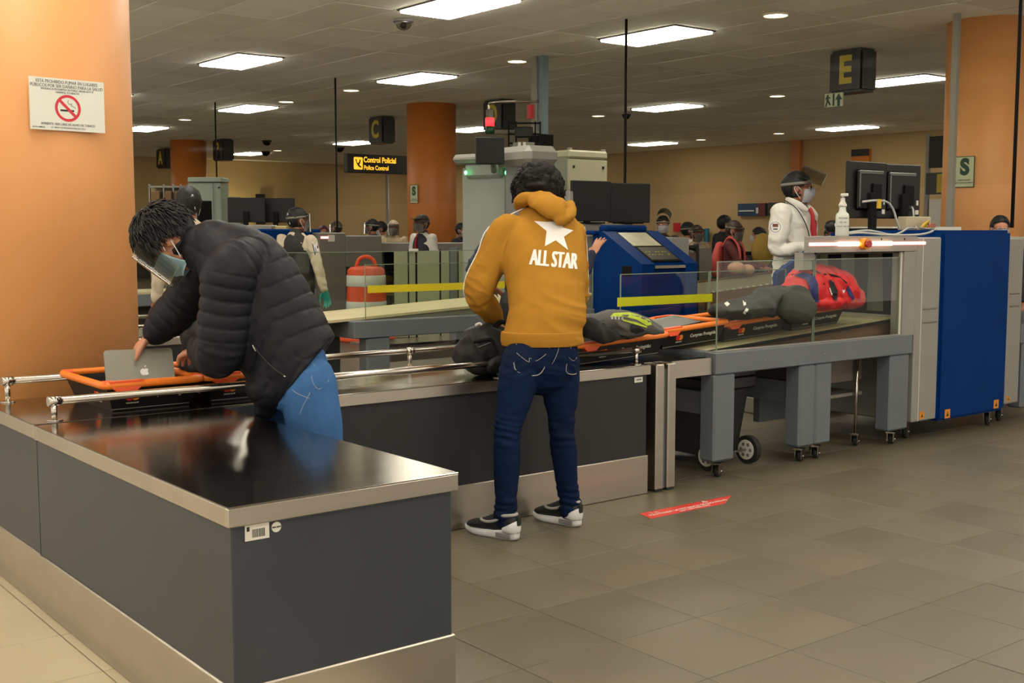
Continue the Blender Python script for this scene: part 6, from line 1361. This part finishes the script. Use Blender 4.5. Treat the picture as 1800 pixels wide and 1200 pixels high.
o = lump('jacket', 'dark grey and lime jacket heaped in the tray beside the man in mustard', 'jacket', JG, lambda b: [loft(b, [(*at(1020, 566, 6.15), .05, .07), (*at(1055, 568, 6.15), .062, .09), (*at(1100, 568, 6.20), .062, .10), (*at(1135, 574, 6.25), .045, .08), (*at(1155, 580, 6.3), .022, .05)], side=UPZ, seg=18), ell(b, at(1085, 582, 6.2), (.18, .10, .04))], fn=lambda c, n: .006*nz(c, 9)+.003*nz(c, 20)+.018*(max(0, ridge((c.x*9+c.z*6, c.y*11, c.z*12), 2))-.5))
nb = bvh_of(o)
def panel_px(nm, pts, d, m, par, off=.004): return dpx(nm, pts, d, par, m, par, off, .02)
panel_px('lime_panel', [(1068, 556), (1075, 549), (1105, 547), (1122, 552), (1145, 562), (1150, 572), (1140, 574), (1120, 562), (1095, 556)], 5.5, LIME, o); panel_px('dark_panel', [(1036, 590), (1050, 566), (1062, 566), (1072, 585), (1110, 592), (1130, 600), (1040, 604)], 5.5, JD, o); panel_px('dark_lining', [(1106, 572), (1112, 566), (1125, 570), (1135, 582), (1120, 588), (1108, 584)], 5.5, JD, o)
panel_px('lime_stripe', [(1092, 560), (1118, 566), (1140, 574), (1140, 577), (1116, 570), (1092, 563)], 5.5, LIME, o, .005)
for k in range(4): panel_px('reflective_mark', rect(1074+k*6, 1078+k*6, 555+k*.6, 561+k*.4), 5.5, mat('reflective_grey', C(160, 160, 156), .5), o, .006)
o = lump('coat', 'charcoal coat rolled at the left end of the jacket heap', 'jacket', JD, lambda b: [loft(b, [(*at(1036, 576, 6.05), .05), (*at(1052, 584, 6.08), .052), (*at(1085, 590, 6.12), .032)], seg=16)])
# laptop in tray 2
q = at(1212, 570, 6.75); Ml = basis((5.03, 4.90, .85), (1, .0, .10), (0, 1, .12))
t = thing('laptop', 'dark laptop lying tilted in the tray before the glass pane', 'laptop', (5.03, 4.88, .80)); part('lid', mat('dark_laptop_shell', C(44, 43, 42), .35), t, lambda b: prism(b, rrect(.17, .11, .012), .010, Ml)); part('base', BLACK, t, lambda b: prism(b, rrect(.17, .11, .012), .012, Ml@Matrix.Translation((0, 0, -.014)))); part('edge_trim', CHROME, t, lambda b: box(b, -.165, .165, -.112, -.109, -.004, -.001, 0, Ml))
# coat heap with tags in tray 3, round grey hat
COAT = mat('dark_olive_coat', C(32, 30, 25), .8, 0, .12, 10, .2, 60)
o = lump('coat', 'dark olive coat heaped with white tags behind the first glass pane', 'jacket', COAT, lambda b: [loft(b, [(*at(1268, 546, 6.85), .035, .10), (*at(1310, 542, 6.95), .055, .12), (*at(1350, 530, 7.05), .085, .13), (*at(1385, 528, 7.1), .08, .12)], side=UPZ, seg=18)], fn=lambda c, n: .008*nz(c, 8)+.003*nz(c, 20)+.022*(max(0, ridge((c.x*8+c.z*6, c.y*9, c.z*12), 2))-.5))
for pts in ([(1272, 533), (1278, 529), (1284, 534), (1278, 539)], [(1305, 527), (1311, 526), (1312, 536), (1307, 538)], [(1305, 551), (1312, 540), (1317, 543), (1311, 553)]): dpx('white_tag', pts, 6.0, o, WPRINT, o, .004, .02)
o = lump('hat', 'round grey-green hat on the coats behind the glass', 'hat', mat('grey_green_felt', C(60, 64, 56), .9, 0, .08, 8), lambda b: [loft(b, [(*at(1398, 543, 6.98), .125, .09), (*at(1400, 530, 7.0), .118, .09), (*at(1402, 518, 7.02), .085, .06)], side=RT, seg=24)], fn=lambda c, n: .004*nz(c, 8))
# red backpack in tray 4
RB = mat('red_nylon', C(212, 30, 34), .55, 0, .08, 10, .15, 60); NB = mat('navy_nylon', C(40, 50, 110), .6, 0, .08, 10)
o = lump('backpack', 'red and navy backpack in the tray entering the scanner', 'bag', RB, lambda b: [loft(b, [(*at(1388, 515, 7.15), .07, .09), (*at(1412, 505, 7.2), .125, .12), (*at(1445, 503, 7.32), .135, .13), (*at(1475, 510, 7.42), .12, .12), (*at(1497, 522, 7.5), .07, .09)], side=UPZ, seg=20), ell(b, at(1440, 530, 7.3), (.22, .14, .05))])
bt_ = bvh_of(o)
dpx('navy_panel', [(1392, 482), (1410, 476), (1432, 480), (1440, 500), (1442, 535), (1424, 535), (1424, 505), (1416, 490), (1398, 484)], 6.4, o, NB, o, .009, .02)
dpx('black_strap', [(1456, 490), (1464, 489), (1474, 512), (1472, 530), (1466, 530), (1460, 510)], 6.4, o, INK, o, .006, .02); dpx('navy_end', [(1490, 500), (1497, 510), (1503, 525), (1500, 530), (1492, 520), (1487, 508)], 6.4, o, NB, o, .005, .02)
dpx('white_logo', [(1480, 508), (1483, 510), (1486, 508), (1485, 514), (1482, 516)], 6.4, o, WPRINT, o, .005, .02); dpx('white_lettering', [(1457, 505), (1460, 505), (1465, 520), (1462, 520)], 6.4, o, WPRINT, o, .005, .02)
for pts in ([(1392, 484), (1415, 473), (1440, 480), (1448, 500)], [(1448, 482), (1470, 485), (1488, 497)]): surf_tube('piping', pts, 6.4, o, .006, INK, o, .001)
